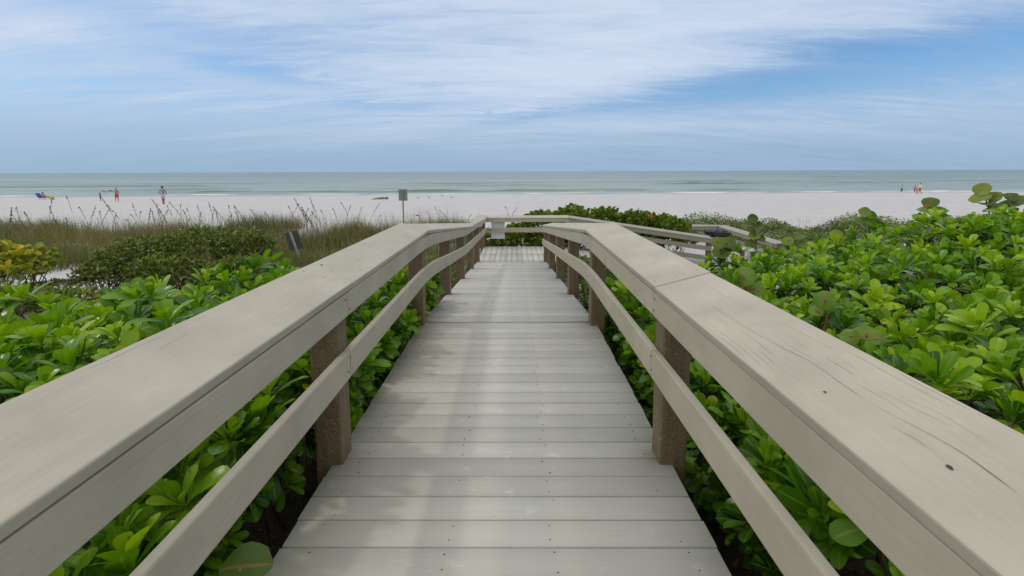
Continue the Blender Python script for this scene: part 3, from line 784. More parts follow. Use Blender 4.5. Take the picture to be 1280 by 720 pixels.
def hedge(side, label, hf, inside, xr, yr, gap, nleaf):
    root = empty('naupaka_hedge', ((xr[0] + xr[1]) / 2, (yr[0] + yr[1]) / 2, -0.6), label, 'hedge')
    C, A, LN, RB, st = [], [], [], [], MB()
    inv = Vector(root.location)
    top = scatter(26000, inside, (xr[0], xr[1], yr[0], yr[1]), gap)
    for x, y in top:
        e = 0.12
        hz = hf(x, y)
        g = np.array([-(hf(x + e, y) - hf(x - e, y)) / (2 * e), -(hf(x, y + e) - hf(x, y - e)) / (2 * e), 1.0])
        ax = g * np.array([0.50, 0.50, 1]) + rng.normal(0, 0.34, 3) * np.array([1, 1, 0.2]) + np.array([-0.10, -0.06, 0])
        hz += rng.normal(0, 0.07)
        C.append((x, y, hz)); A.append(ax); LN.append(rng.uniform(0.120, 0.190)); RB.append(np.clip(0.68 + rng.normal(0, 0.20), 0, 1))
    # under-storey: whorls below the canopy, their shade painted in as darker leaf colour
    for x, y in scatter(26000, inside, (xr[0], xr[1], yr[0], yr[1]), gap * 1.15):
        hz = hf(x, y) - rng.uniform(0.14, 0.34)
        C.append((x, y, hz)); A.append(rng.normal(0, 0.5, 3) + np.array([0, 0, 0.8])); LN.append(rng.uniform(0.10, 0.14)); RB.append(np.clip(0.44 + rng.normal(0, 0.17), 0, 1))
    # flank that faces the boardwalk, seen between the boards of the railing
    n_f = int((yr[1] - yr[0]) * (46 if side > 0 else 30))
    for _ in range(n_f):
        y = random.uniform(yr[0], min(yr[1], 6.1 if side > 0 else 5.6)); x = (1.02 if side > 0 else -1.16) + side * abs(rng.normal(0, 0.13))
        lo = -0.42 if side > 0 else -0.12
        z = random.uniform(lo, 0.42)
        if z > hf(x, y) + 0.08: continue
        zd = deck_z(y)
        z += zd * 0.8
        C.append((x, y, z)); A.append((-side * rng.uniform(0.3, 1.0), rng.normal(-0.15, 0.35), rng.uniform(0.45, 1.0))); LN.append(rng.uniform(0.10, 0.155)); RB.append(np.clip(0.5 + rng.normal(0, 0.16), 0, 1))
    if side < 0:
        for _ in range(120):
            y = random.uniform(2.55, 5.7); x = -1.06 + rng.normal(0, 0.05)
            C.append((x, y, random.uniform(-0.25, 0.32) + deck_z(y))); A.append((rng.uniform(0.3, 0.9), rng.normal(-0.2, 0.35), rng.uniform(0.4, 1.0))); LN.append(rng.uniform(0.11, 0.15)); RB.append(np.clip(0.5 + rng.normal(0, 0.16), 0, 1))
    C = np.array(C); A = np.array(A)
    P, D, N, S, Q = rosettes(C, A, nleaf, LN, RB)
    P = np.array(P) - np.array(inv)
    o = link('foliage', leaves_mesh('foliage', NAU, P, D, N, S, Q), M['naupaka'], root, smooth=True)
    # stems
    for k in range(0, len(C), 5):
        c = Vector(C[k]) - inv; a_ = Vector(A[k]).normalized()
        b_ = c - a_ * 0.22; g0 = Vector((b_.x + rng.normal(0, .12), b_.y + rng.normal(0, .12), min(b_.z - 0.15, 0.05)))
        st.tube([c - a_ * 0.03, b_, g0], [0.006, 0.008, 0.011], 4)
    st.build('stems', M['twig'], root, smooth=True)
    # a few yellowed leaves low down and the little half-flowers
    k = rng.choice(len(P), 60, replace=False)
    yl = np.array(P)[k]; yl[:, 2] -= 0.06
    link('yellowed_leaves', leaves_mesh('yellowed_leaves', NAU_LOW, yl, np.array(D)[k] * [1, 1, 0.2] + [0, 0, -0.3], np.array(N)[k], rng.uniform(0.06, 0.11, 60), rng.random(60)), M['yellow_leaf'], root, smooth=True)
    if side > 0:
        pos, dr, nm = [], [], []
        for q in rng.choice(len(top), 46, replace=False):
            for _ in range(4):
                cc = Vector(C[q]) - inv + Vector(rng.normal(0, 0.02, 3)) + Vector((0, 0, 0.02))
                for a5 in range(5):
                    an = a5 * 0.6; pos.append(cc); dr.append((math.cos(an), -math.sin(an) - .2, 0.4)); nm.append((0, 0, 1))
        link('flowers', leaves_mesh('flowers', OVL, pos, dr, nm, np.full(len(pos), 0.017), rng.random(len(pos))), M['flower'], root)
    return root
hedge(-1, 'low bright green naupaka hedge on the left of the boardwalk, behind the left railing', h_left, in_left, (-6.8, -1.12), (-0.3, 6.2), 0.142, 15)
hedge(1, 'tall bright green naupaka hedge on the right, rising towards the right edge', h_right, in_right, (1.06, 10.5), (-0.2, 8.4), 0.148, 15)

def bush(name, label, cat, blobs, n, mat, tmpl, size, up=0.5, rb=(0.45, 0.25), stems=40, stem_mat='twig', shell=0.62, top_light=0.0, group=None):
    """uneven shrub: leaves through the outer part of several lumps, on a frame of twigs"""
    c0 = Vector(blobs[0][0]); root = empty(name, (c0.x, c0.y, float(ground(c0.x, c0.y))), label, cat, group); inv = np.array(root.location)
    vol = np.array([b[1][0] * b[1][1] + b[1][0] * b[1][2] for b in blobs]); cnt = (n * vol / vol.sum()).astype(int)
    P, D, N, S, Q = [], [], [], [], []
    for (c, r_), m in zip(blobs, cnt):
        u = rng.normal(0, 1, (m, 3)); u /= np.linalg.norm(u, axis=1, keepdims=True)
        u[:, 2] = np.where(u[:, 2] < -0.35, -u[:, 2], u[:, 2])
        rad = shell + (1 - shell) * rng.random(m) ** 0.6
        lump = 1 + 0.34 * (fbm(u[:, 0] * 2.2 + c[0] * 3 + 5, u[:, 1] * 2.2 + u[:, 2] * 2.0 + c[1], 3) - 0.45) * 2
        p = np.array(c) + u * np.array(r_) * (rad * lump)[:, None]
        dd = u * 0.8 + rng.normal(0, 0.5, (m, 3)) + [0, 0, up]
        P.append(p); D.append(dd); N.append(u * 0.5 + rng.normal(0, 0.45, (m, 3)) + [0, -0.1, 0.8]); S.append(size * rng.uniform(0.65, 1.25, m))
        Q.append(np.clip(rb[0] + rng.normal(0, rb[1], m) + top_light * u[:, 2], 0, 1))  # top_light paints upper leaves lighter, as if lit from above
    P = np.concatenate(P); gz = ground(P[:, 0], P[:, 1]); P[:, 2] = np.maximum(P[:, 2], gz + 0.03)
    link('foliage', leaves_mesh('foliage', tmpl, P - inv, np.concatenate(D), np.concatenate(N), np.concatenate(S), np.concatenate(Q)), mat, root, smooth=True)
    st = MB()
    for _ in range(stems):
        c, r_ = blobs[random.randrange(len(blobs))]
        g = Vector((c[0] + rng.normal(0, r_[0] * 0.35), c[1] + rng.normal(0, r_[1] * 0.35), 0)); g.z = float(ground(g.x, g.y)) - 0.05
        u = rng.normal(0, 1, 3); u /= np.linalg.norm(u); u[2] = abs(u[2])
        e = Vector(np.array(c) + u * np.array(r_) * 0.85); mid = g.lerp(e, 0.5) + Vector(rng.normal(0, 0.06, 3))
        o_ = Vector(inv); st.tube([g - o_, mid - o_, e - o_], [0.014, 0.010, 0.004], 5)
    st.build('branches', M[stem_mat], root, smooth=True)
    return root

def blob(px, py, Y, rx, ry, rz): return (tuple(at(px, py, Y)), (rx, ry, rz))
bush('evergreen_shrub', 'broad dark olive shrub in the dune, left of the leaning sign', 'shrub',
     [blob(175, 330, 9.2, 0.85, 0.7, 0.50), blob(250, 318, 9.6, 0.95, 0.8, 0.55), blob(310, 315, 9.6, 0.55, 0.6, 0.48), blob(140, 345, 8.8, 0.6, 0.6, 0.35), blob(215, 345, 8.7, 0.9, 0.6, 0.4), blob(300, 345, 8.6, 0.8, 0.6, 0.36)],
     14000, M['shrub'], OVL, 0.075, 0.4, (0.45, 0.28), 110, shell=0.5, top_light=0.15)
bush('sea_grape_shrub', 'yellowing sea grape shrub at the left edge beside the bare sand patch', 'shrub',
     [blob(5, 328, 8.2, 0.75, 0.6, 0.34), blob(38, 328, 8.4, 0.34, 0.4, 0.26), blob(-40, 330, 8.0, 0.7, 0.6, 0.42), blob(10, 345, 7.9, 0.5, 0.5, 0.25)],
     900, M['grape_yellow'], GRP_LOW, 0.105, 0.6, (0.35, 0.22), 30, shell=0.5, top_light=0.35)
bush('low_shrub', 'low yellow green shrub at the left edge behind the naupaka hedge', 'shrub',
     [blob(20, 382, 6.3, 0.8, 0.5, 0.22), blob(80, 378, 6.4, 0.5, 0.4, 0.16), blob(-40, 385, 6.2, 0.7, 0.5, 0.25)],
     2600, M['cover'], OVL, 0.075, 0.6, (0.5, 0.25), 20, shell=0.5)
bush('trailing_shrub', 'small low green clump at the near edge of the bare sand patch', 'shrub',
     [blob(70, 358, 8.6, 0.42, 0.3, 0.10), blob(110, 352, 8.9, 0.4, 0.3, 0.10), blob(40, 362, 8.4, 0.35, 0.3, 0.1)],
     1100, M['shrub'], OVL, 0.06, 0.5, (0.6, 0.25), 10, shell=0.4)
bush('sea_grape_hedge', 'dense sea grape hedge behind the far end of the landing and its sloping railing', 'hedge',
     [blob(680, 285, 15.4, 0.75, 0.7, 0.55), blob(715, 282, 15.6, 0.8, 0.7, 0.62), blob(755, 282, 15.6, 0.85, 0.7, 0.60), blob(795, 284, 15.4, 0.8, 0.7, 0.52), blob(832, 288, 15.2, 0.75, 0.7, 0.45),
      blob(645, 302, 15.0, 0.6, 0.6, 0.42), blob(618, 304, 14.9, 0.5, 0.5, 0.38), blob(690, 303, 14.9, 0.7, 0.5, 0.45), blob(740, 306, 14.9, 0.8, 0.5, 0.4), blob(800, 308, 14.9, 0.8, 0.5, 0.38), blob(630, 309, 14.5, 0.6, 0.3, 0.25), blob(680, 309, 14.5, 0.6, 0.3, 0.25), blob(775, 300, 14.6, 0.7, 0.4, 0.4), blob(845, 303, 14.6, 0.6, 0.4, 0.35), blob(645, 292, 15.2, 0.35, 0.4, 0.3)],
     7600, M['grape'], GRP_LOW, 0.125, 0.7, (0.50, 0.25), 90, shell=0.5, top_light=0.2)
hd = [o for o in COL.objects if o.name.startswith('sea_grape_hedge')][0]
hi = Vector(hd.location); q = [at(812, 270, 14.85) + Vector(rng.normal(0, 0.035, 3)) - hi for _ in range(6)]
link('orange_leaves', leaves_mesh('orange_leaves', GRP_LOW, q, rng.normal(0, 1, (6, 3)), [(0, -1, 0.5)] * 6, np.full(6, 0.11), rng.random(6)), M['grape_orange'], hd)
bush('ramp_shrub', 'dark small leaved shrub under the right railing beside the ramp', 'shrub',
     [((1.35, 6.9, -0.55), (0.4, 0.7, 0.35)), ((1.4, 8.2, -0.6), (0.45, 0.8, 0.42)), ((1.9, 7.4, -0.5), (0.5, 0.7, 0.4)), ((1.35, 9.6, -0.75), (0.4, 0.7, 0.4))],
     6500, M['shrub'], OVL, 0.06, 0.4, (0.5, 0.25), 50, shell=0.5)
bush('ramp_shrub', 'scrubby olive shrub under the left railing beside the ramp', 'shrub',
     [((-1.6, 7.2, -0.75), (0.5, 0.8, 0.35)), ((-1.5, 8.8, -0.8), (0.5, 0.8, 0.42)), ((-1.7, 10.3, -0.85), (0.6, 0.8, 0.42))],
     4500, M['shrub'], OVL, 0.05, 0.5, (0.7, 0.25), 60, shell=0.45)

# ------------------------------------------------------------------ grasses
def blades(name, pts, lens, rnd, lean, width, mat, label=None):
    n = len(pts); pts = np.asarray(pts, float)
    az = rng.uniform(0, 6.28, n); k = 4
    V = np.zeros((n, k, 2, 3)); U = np.zeros((n, k, 2, 2))
    dirx = np.stack([np.cos(az), np.sin(az), 0 * az], 1); side = np.stack([-np.sin(az), np.cos(az), 0 * az], 1)
    for i in range(k):
        t = i / (k - 1)
        c = pts + dirx * (lean * lens * t ** 2)[:, None] + np.array([0, 0, 1]) * (lens * (t - 0.30 * lean * t ** 3))[:, None]
        wd = width * (1 - t * 0.85)
        V[:, i, 0] = c - side * wd[:, None]; V[:, i, 1] = c + side * wd[:, None]
        U[:, i, 0] = (0, t); U[:, i, 1] = (1, t)
    b0 = (np.arange(n) * k * 2)[:, None, None]
    f = np.array([[2 * i, 2 * i + 1, 2 * i + 3, 2 * i + 2] for i in range(k - 1)])[None]
    me = mesh_np(name, V.reshape(-1, 3), (f + b0).reshape(-1, 4), U.reshape(-1, 2), np.repeat(rnd, k * 2))
    return tag(link(name, me, mat), label, None, None, 'stuff')

n = 90000
x = rng.uniform(-27, -1.4, n); y = rng.uniform(9.5, 21.0, n)
dens = fbm(x * 0.35 + 1, y * 0.45 + 7, 4)
lim = 0.285 + 0.20 * np.clip((y - 17) / 4, 0, 1) + 0.09 * np.clip((x + 7.5) / 3, 0, 1) + 0.35 * np.exp(-((x + 9.6) / 1.6) ** 2 - ((y - 10.4) / 1.2) ** 2)
keep = dens > lim; x, y, dens = x[keep], y[keep], dens[keep]
g = ground(x, y); ln = rng.uniform(0.40, 0.98, len(x)) * (0.75 + 0.9 * np.clip(dens - 0.4, 0, 0.4)) * np.where(x > -6, 0.72, 1.0)
red = fbm(x * 0.25 + 30, y * 0.25, 2)
blades('dune_grass', np.stack([x, y, g - 0.02], 1), ln, np.clip(rng.normal(0.20 + 0.95 * (red - 0.3), 0.2, len(x)), 0, 1), rng.uniform(0.15, 0.9, len(x)), rng.uniform(0.004, 0.010, len(x)), M['grass'])
n = 7500
x = rng.uniform(-27, -2.2, n); y = rng.uniform(13.0, 20.0, n); keep = fbm(x * 0.5 + 9, y * 0.5, 3) > 0.36; x, y = x[keep], y[keep]
blades('grass_straw', np.stack([x, y, ground(x, y) - 0.02], 1), rng.uniform(0.7, 1.25, len(x)), np.clip(rng.normal(0.72, 0.2, len(x)), 0, 1), rng.uniform(0.1, 0.55, len(x)), rng.uniform(0.0035, 0.007, len(x)), M['grass'])
n = 9000
x = rng.uniform(-3.4, -1.0, n); y = rng.uniform(5.8, 13.5, n); keep = fbm(x * 1.2, y * 1.2, 3) > 0.33; x, y = x[keep], y[keep]
x2 = rng.uniform(6, 24, 3500); y2 = rng.uniform(16, 24, 3500); k2 = fbm(x2 * 0.5 + 3, y2 * 0.6, 3) > 0.55; x = np.concatenate([x, x2[k2]]); y = np.concatenate([y, y2[k2]])
blades('beach_grass', np.stack([x, y, ground(x, y) - 0.02], 1), rng.uniform(0.18, 0.5, len(x)), np.clip(rng.normal(0.5, 0.25, len(x)), 0, 1), rng.uniform(0.2, 1.0, len(x)), rng.uniform(0.003, 0.007, len(x)), M['grass'])

# creeping vines and low cover on the dune to the right
n = 130000
x = rng.uniform(4.5, 27, n); y = rng.uniform(10.0, 21.5, n)
d_ = fbm(x * 0.45 + 8, y * 0.5 + 2, 4); keep = (d_ > 0.31 + 0.13 * np.clip((y - 18.5) / 3, 0, 1)) & ~((x < 8.2) & (y > 11.3) & (y < 17.4)); x, y, d_ = x[keep], y[keep], d_[keep]
z = ground(x, y) + 0.02 + np.clip(d_ - 0.36, 0, 0.3) * rng.uniform(0.3, 2.2, len(x))
tag(link('ground_cover', leaves_mesh('ground_cover', OVL, np.stack([x, y, z], 1), rng.normal(0, 1, (len(x), 3)) * [1, 1, 0.3] + [0, 0, 0.25], rng.normal(0, 0.35, (len(x), 3)) + [0, 0, 1],
    rng.uniform(0.06, 0.12, len(x)), np.clip(0.40 + rng.normal(0, 0.22, len(x)) + (fbm(x * .6, y * .6, 2) - .4), 0, 1)), M['cover'], smooth=True), kind='stuff')
n = 5000
x = rng.uniform(-7.5, -1.6, n); y = rng.uniform(6.2, 12.5, n); d_ = fbm(x * 0.8 + 21, y * 0.8 + 2, 3); keep = (d_ > 0.47) & (x > -6.0 - 0.0 * y); x, y, d_ = x[keep], y[keep], d_[keep]
z = ground(x, y) + 0.02 + np.clip(d_ - 0.45, 0, 0.3) * rng.uniform(0.2, 1.4, len(x))
tag(link('creeping_plants', leaves_mesh('creeping_plants', OVL, np.stack([x, y, z], 1), rng.normal(0, 1, (len(x), 3)) * [1, 1, 0.3] + [0, 0, 0.3], rng.normal(0, 0.35, (len(x), 3)) + [0, 0, 1],
    rng.uniform(0.04, 0.08, len(x)), np.clip(0.5 + rng.normal(0, 0.22, len(x)), 0, 1)), M['cover'], smooth=True), kind='stuff')
# fallen twigs and leaves in the litter under the railings
n = 2600
x = np.concatenate([rng.uniform(-2.2, -0.95, n // 2), rng.uniform(0.82, 2.0, n // 2)]); y = rng.uniform(-0.2, 7, n)
tag(link('fallen_leaves', leaves_mesh('fallen_leaves', NAU_LOW, np.stack([x, y, ground(x, y) + 0.015 + rng.random(n) * 0.03], 1), rng.normal(0, 1, (n, 3)) * [1, 1, 0.15], rng.normal(0, 0.3, (n, 3)) + [0, 0, 1], rng.uniform(0.05, 0.1, n), rng.random(n)),
         leaf_mat('dead_leaf', [(0.0, (0.03, 0.02, 0.012)), (0.8, (0.09, 0.06, 0.035)), (1.0, (0.2, 0.13, 0.06))], (0.1, 0.07, 0.04), 0.7, 0.05), smooth=True), kind='stuff')

# sea oats: one object per stalk, copied from a few built ones
def oat_proto(seed):
    rs = np.random.default_rng(seed)
    h = rs.uniform(0.95, 1.25); lean = rs.uniform(0.12, 0.45)
    root = empty('sea_oats', (0, 0, 0), 'thin sea oat stalk with a drooping dark brown seed head, standing in the dune grass', 'sea oats', 'sea oats along the dune')
    pts = [Vector((lean * t * t * h, 0, t * h)) for t in np.linspace(0, 1, 6)]
    pts.append(pts[-1] + Vector((0.04, 0, 0.06))); pts.append(pts[-1] + Vector((0.035, 0, rs.uniform(-0.01, 0.05))))
    MB().tube(pts, [0.006, 0.006, 0.0055, 0.005, 0.0045, 0.004, 0.003, 0.002], 4).build('stalk', M['oat_stem'], root)
    P, D, N, S = [], [], [], []
    for _ in range(rs.integers(24, 36)):
        t = (_ + 0.5) / 24 % 1.0; k = 3.7 + t * 3.2; i = min(6, int(k)); p = pts[i].lerp(pts[i + 1], k - i)
        P.append(p + Vector(rs.normal(0, 0.006, 3))); D.append((rs.normal(0.5, 0.35), rs.normal(0, 0.4), 0.35 + rs.normal(0, 0.6))); N.append(rs.normal(0, 1, 3)); S.append(rs.uniform(0.024, 0.044))
    link('seed_head', leaves_mesh('seed_head', OVL, P, D, N, S, rs.random(len(P))), M['oat_head'], root)
    return root
protos = [oat_proto(s) for s in range(6)]
def copy_tree(o, parent=None):
    c = o.copy(); COL.objects.link(c)
    if parent is not None: c.parent = parent
    for ch in list(o.children): copy_tree(ch, c)
    return c
spots = []
for px_, top_, Y_ in [(3, 268, 14), (12, 262, 14), (27, 259, 15), (45, 262, 16), (60, 258, 16), (75, 266, 15), (96, 250, 16), (110, 260, 16), (130, 264, 15), (138, 266, 15), (150, 257, 17), (163, 262, 16), (172, 268, 15), (186, 262, 16), (197, 264, 17),
                      (208, 261, 16), (212, 258, 17), (222, 262, 18), (228, 259, 17), (236, 254, 18), (243, 260, 17), (248, 263, 18), (259, 265, 17), (265, 266, 18), (279, 262, 18), (292, 263, 17), (302, 257, 18), (306, 262, 17), (312, 264, 18),
                      (336, 266, 17), (345, 268, 18), (358, 258, 18), (372, 257, 18), (380, 258, 17), (386, 256, 18), (390, 261, 17), (398, 252, 18), (405, 254, 17), (412, 262, 18), (426, 258, 18), (432, 263, 18), (443, 258, 19), (449, 262, 18), (462, 256, 19), (470, 268, 18),
                      (543, 262, 19), (555, 264, 18), (569, 266, 18), (583, 270, 19), (637, 260, 19), (642, 258, 19), (848, 266, 19), (860, 270, 19)]:
    spots.append((px_, top_, Y_))
for k in range(48):
    spots.append((random.uniform(0, 470), random.uniform(262, 280), random.uniform(13, 19)))
used = [False] * 6
for k, (px_, top_, Y_) in enumerate(spots):
    p = at(px_, top_, Y_); gz = float(ground(p.x, p.y)); hgt = max(0.45, p.z - gz)
    q = k % 6; o = protos[q] if not used[q] else copy_tree(protos[q]); used[q] = True
    o.location = (p.x - 0.1, p.y, gz - 0.03); o.scale = (1, 1, min(1.5, hgt / 1.1)); o.rotation_euler.z = random.uniform(-0.9, 0.9) + (math.pi if random.random() < 0.78 else 0)

# ------------------------------------------------------------------ sea grape sprigs standing out of the right hedge
def sprig(label, leaves, base, Y, mat='grape', cat='seedling'):
    """leaves: (px, py, width px, tilt, material); base: pixel of the stem foot"""
    b_ = at(base[0], base[1], Y); root = empty('sea_grape_sprig', b_, label, cat, 'sea grape sprigs in the right hedge')
    pts = [at(l[0], l[1], Y + random.uniform(-0.08, 0.08)) for l in leaves]
    top = max(pts, key=lambda p: p.z); st = MB()
    ax = [b_ - b_, (b_.lerp(top, 0.5) - b_) + Vector((0.02, 0, 0)), top - b_ + Vector((0, 0, -0.02))]
    st.tube([Vector((0, 0, -0.35))] + ax, [0.012, 0.011, 0.009, 0.005], 6)
    for p in pts:
        t = max(0.05, min(0.97, (p.z - b_.z) / max(0.05, top.z - b_.z) - 0.12)); s_ = ax[0].lerp(ax[2], t)
        st.tube([s_, s_.lerp(p - b_, 0.6) + Vector((0, 0, 0.01)), p - b_], [0.006, 0.005, 0.004], 5)
    st.build('stem', M['red_stem'] if mat == 'grape_pale' else M['twig'], root, smooth=True)
    for l, p in zip(leaves, pts):
        px_, py_, wpx, tilt = l[:4]; sz = wpx * 0.9 / FPX * Y
        ang = random.uniform(0, 6.28) if len(l) < 6 else l[5]
        out = Vector((p.x, p.y, 0)).normalized(); rt = Vector((out.y, -out.x, 0))
        nrm = (Vector((0, 0, math.cos(tilt))) - out * math.sin(tilt) + rt * random.uniform(-.22, .22)).normalized()
        d = rt * math.cos(ang) + out * math.sin(ang) * 0.7 + Vector((0, 0, 0.25)); d = (d - nrm * d.dot(nrm) / nrm.length_squared).normalized()
        c = p - b_ - d * sz * 0.5
        link('leaf', leaves_mesh('leaf', [random.choice(GRP)], [c], [d], [nrm], [sz], [random.random()]), M[l[4] if len(l) > 4 and l[4] else mat], root, smooth=True)
    return root
sprig('tallest sea grape sprig with stacked round leaves above the right hedge', [(1228, 236, 20, 0.9), (1225, 245, 24, 0.5), (1243, 245, 18, 0.7), (1232, 253, 22, 0.4), (1247, 258, 20, 0.6), (1240, 262, 20, 0.5)], (1238, 275), 7.6)
sprig('sea grape sprig at the right edge, right of the tallest sprig', [(1263, 245, 15, 1.0), (1272, 253, 20, 0.5), (1258, 256, 18, 0.7), (1278, 248, 16, 0.6)], (1272, 275), 7.5)
sprig('sea grape sprig carrying one leaf with an orange blotch', [(1163, 253, 20, 1.0), (1159, 260, 23, 0.4), (1175, 263, 19, 0.9), (1180, 270, 14, 0.8), (1158, 257, 6, 1.1, 'grape_orange')], (1168, 285), 7.6)
sprig('sea grape sprig with two upright leaves against the sand, left of the blotched one', [(1081, 265, 16, 0.8), (1089, 268, 14, 1.1), (1079, 275, 22, 0.5), (1092, 277, 20, 0.6), (1086, 283, 20, 0.5)], (1088, 300), 7.4)
sprig('sea grape sprig with a steep top leaf beside the low beach railing', [(941, 273, 14, 1.2), (934, 281, 16, 0.6), (947, 283, 17, 0.8), (943, 294, 16, 0.9), (938, 305, 16, 0.6), (950, 298, 14, 0.5)], (946, 325), 7.6)
sprig('cluster of broad sea grape leaves in front of the black bag', [(897, 302, 20, 0.7), (910, 303, 24, 0.8), (903, 312, 28, 0.4), (914, 308, 18, 0.6), (898, 318, 20, 0.5)], (905, 332), 6.6)
sprig('big round pale sea grape leaf with red veins just behind the right railing cap', [(930, 345, 32, 1.15, 'grape_pale', 1.6), (918, 352, 22, 0.8), (945, 360, 22, 0.8)], (932, 375), 4.2, 'grape_pale')
sprig('pale sea grape leaves on a red stem sunk inside the right hedge', [(1031, 374, 28, 1.0, 'grape_pale'), (1034, 396, 24, 0.9, 'grape_pale'), (1020, 388, 20, 0.8)], (1030, 412), 3.5, 'grape_pale')
sprig('sea grape sprig with one large folded leaf just above the right railing cap', [(1084, 417, 38, 0.7, 'grape_pale'), (1062, 420, 24, 0.8), (1098, 424, 20, 0.9)], (1078, 440), 3.1, 'grape_pale')
sprig('low dark sea grape sprig between the low beach railing and the vine covered dune', [(985, 300, 16, 0.6), (1000, 296, 18, 0.5), (992, 309, 20, 0.4), (1008, 305, 18, 0.6), (1045, 292, 16, 0.6), (1052, 302, 18, 0.5)], (1005, 322), 7.4)
sp = empty('sea_grape_seedling', (-1.02, 1.05, -0.5), 'single dark round sea grape leaf beside the left deck edge in the foreground', 'seedling')
p = at(300, 712, 1.10) - Vector(sp.location)
MB().tube([(0, 0, 0), p * 0.6, p], [0.006, 0.005, 0.004], 5).build('stem', M['red_stem'], sp, smooth=True)
link('leaf', leaves_mesh('leaf', [GRP[0]], [p + Vector((-0.055, 0, 0))], [(1, 0.15, 0.05)], [(0.1, -0.35, 1)], [0.13], [0.1]), M['grape'], sp, smooth=True)

# ------------------------------------------------------------------ signs and fittings
M['metal'] = plain('weathered_aluminium', (0.22, 0.235, 0.23), 0.5, 0.12, 0.3)
M['post_steel'] = plain('galvanised_post', (0.20, 0.215, 0.225), 0.5, 0.1, 0.4)
M['pale_steel'] = plain('pale_steel', (0.33, 0.36, 0.38), 0.5, 0.1)
M['dark_back'] = plain('dark_sign_back', (0.060, 0.068, 0.070), 0.55, 0.3, 0.0, 9)
M['rust'] = plain('rust_patch', (0.11, 0.06, 0.035), 0.8, 0.5, 0.0, 30)
M['white'] = plain('white_panel', (0.72, 0.74, 0.75), 0.45, 0.06)
M['black'] = plain('black_vinyl', (0.018, 0.02, 0.026), 0.4, 0.3)

p0 = at(503.5, 236.5, 23); gz = float(ground(p0.x, 23))
s = empty('beach_sign', (p0.x, 23, gz), 'grey metal sign seen from behind on a thin post in the sand', 'sign')
H = p0.z - gz
MB().box((0, 0, H - 0.29), (0.45, 0.012, 0.58)).build('panel', M['metal'], s, bevel=0.004)
MB().box((0, -0.028, (H - 0.05) / 2), (0.065, 0.04, H - 0.05)).build('post', M['post_steel'], s, bevel=0.004)
bt = MB()
for zz in (H - 0.1, H - 0.48): bt.lathe((0, -0.048, zz), [(0.012, 0), (0.012, 0.01)], 8, Matrix.Rotation(math.pi / 2, 3, 'X'))
bt.build('bolts', M['metal'], s)

p0 = at(367.5, 301, 12.0); gz = float(ground(p0.x, 12.0))
s = empty('leaning_sign', (p0.x + 0.12, 12.0, gz), 'dark tilted sign back with a pale strip on a leaning post in the dune grass', 'sign')
tl = Matrix.Rotation(R(-17), 3, 'Y')
z_ = p0.z - gz; foot = Vector((0, 0, -0.1)); cen = Vector((-0.12, 0, z_))
MB().box(cen, (0.36, 0.014, 0.52), tl).build('panel', M['dark_back'], s, bevel=0.004)
MB().box(cen + tl @ Vector((0.11, -0.012, -0.02)), (0.06, 0.004, 0.30), tl).build('rust_patch', M['rust'], s)
MB().box(cen + tl @ Vector((0.0, -0.03, -0.38)), (0.055, 0.03, 1.25), tl).build('post', M['pale_steel'], s, bevel=0.004)

p0 = at(622.5, 287, 13.98)
s = empty('notice_board', (p0.x, 13.96, p0.z), 'white notice panel fixed behind the railing at the far end of the landing', 'notice')
MB().box((0, 0, -0.02), (0.42, 0.02, 0.52)).build('panel', M['white'], s, bevel=0.004)
MB().box((0, 0.02, 0.0), (0.05, 0.03, 0.7)).build('bracket', M['metal'], s)
p0 = at(612.5, 284, 13.55)
s = empty('post_lamp', (p0.x, 13.55, p0.z), 'tiny pale round lamp on the corner post at the far left of the landing', 'lamp')
MB().lathe((0, 0, 0), [(0.02, -0.06), (0.05, -0.03), (0.055, 0.01), (0.035, 0.05), (0.01, 0.06)], 12).build('globe', M['white'], s, smooth=True)
MB().lathe((0, 0, 0), [(0.03, -0.09), (0.03, -0.055)], 10).build('holder', M['black'], s)

p0 = at(742.5, 376, 4.40)
s = empty('path_light', (p0.x + 0.015, 4.40, p0.z), 'small black spotlight with a hanging cable on the right post where the ramp starts', 'light')
ax = Matrix.Rotation(R(20), 3, 'Y')
MB().lathe((0, 0, 0), [(0.016, 0.05), (0.028, 0.04), (0.032, 0), (0.034, -0.045), (0.030, -0.05)], 14, ax).build('housing', M['black'], s, smooth=True)
MB().lathe((0, 0, 0), [(0.029, -0.052), (0.027, -0.056)], 14, ax).build('lens', M['metal'], s)
MB().tube([(0.0, 0, 0.05), (0.05, 0.0, 0.02), (0.07, -0.03, -0.12), (0.055, -0.05, -0.3), (0.08, -0.06, -0.5)], 0.006, 6).build('cable', M['black'], s, smooth=True)

p0 = at(896, 297, 14.6)
s = empty('equipment_bag', (p0.x, 14.6, p0.z), 'lumpy black bag lying on a pale timber stand beside the low beach railing', 'bag')
bm = bmesh.new(); bmesh.ops.create_icosphere(bm, subdivisions=4, radius=1.0)
for v in bm.verts:
    c = v.co; k = 1 + 0.25 * (float(fbm(c.x * 2 + 3, c.y * 2 + c.z * 2.5, 3)) - .45) * 2
    v.co = Vector((math.copysign(abs(c.x) ** 0.7, c.x) * 0.42 * k, math.copysign(abs(c.y) ** 0.8, c.y) * 0.22 * k, math.copysign(abs(c.z) ** 0.8, c.z) * 0.125 * k + 0.15 - 0.03 * c.x))
me = bpy.data.meshes.new('bag_body'); bm.to_mesh(me); bm.free(); link('bag_body', me, M['black'], s, smooth=True)
hb = MB(); hb.tube([(-0.15, -0.2, 0.2), (-0.1, -0.24, 0.3), (0.1, -0.24, 0.29), (0.16, -0.2, 0.19)], 0.012, 6); hb.build('handle', M['black'], s, smooth=True)
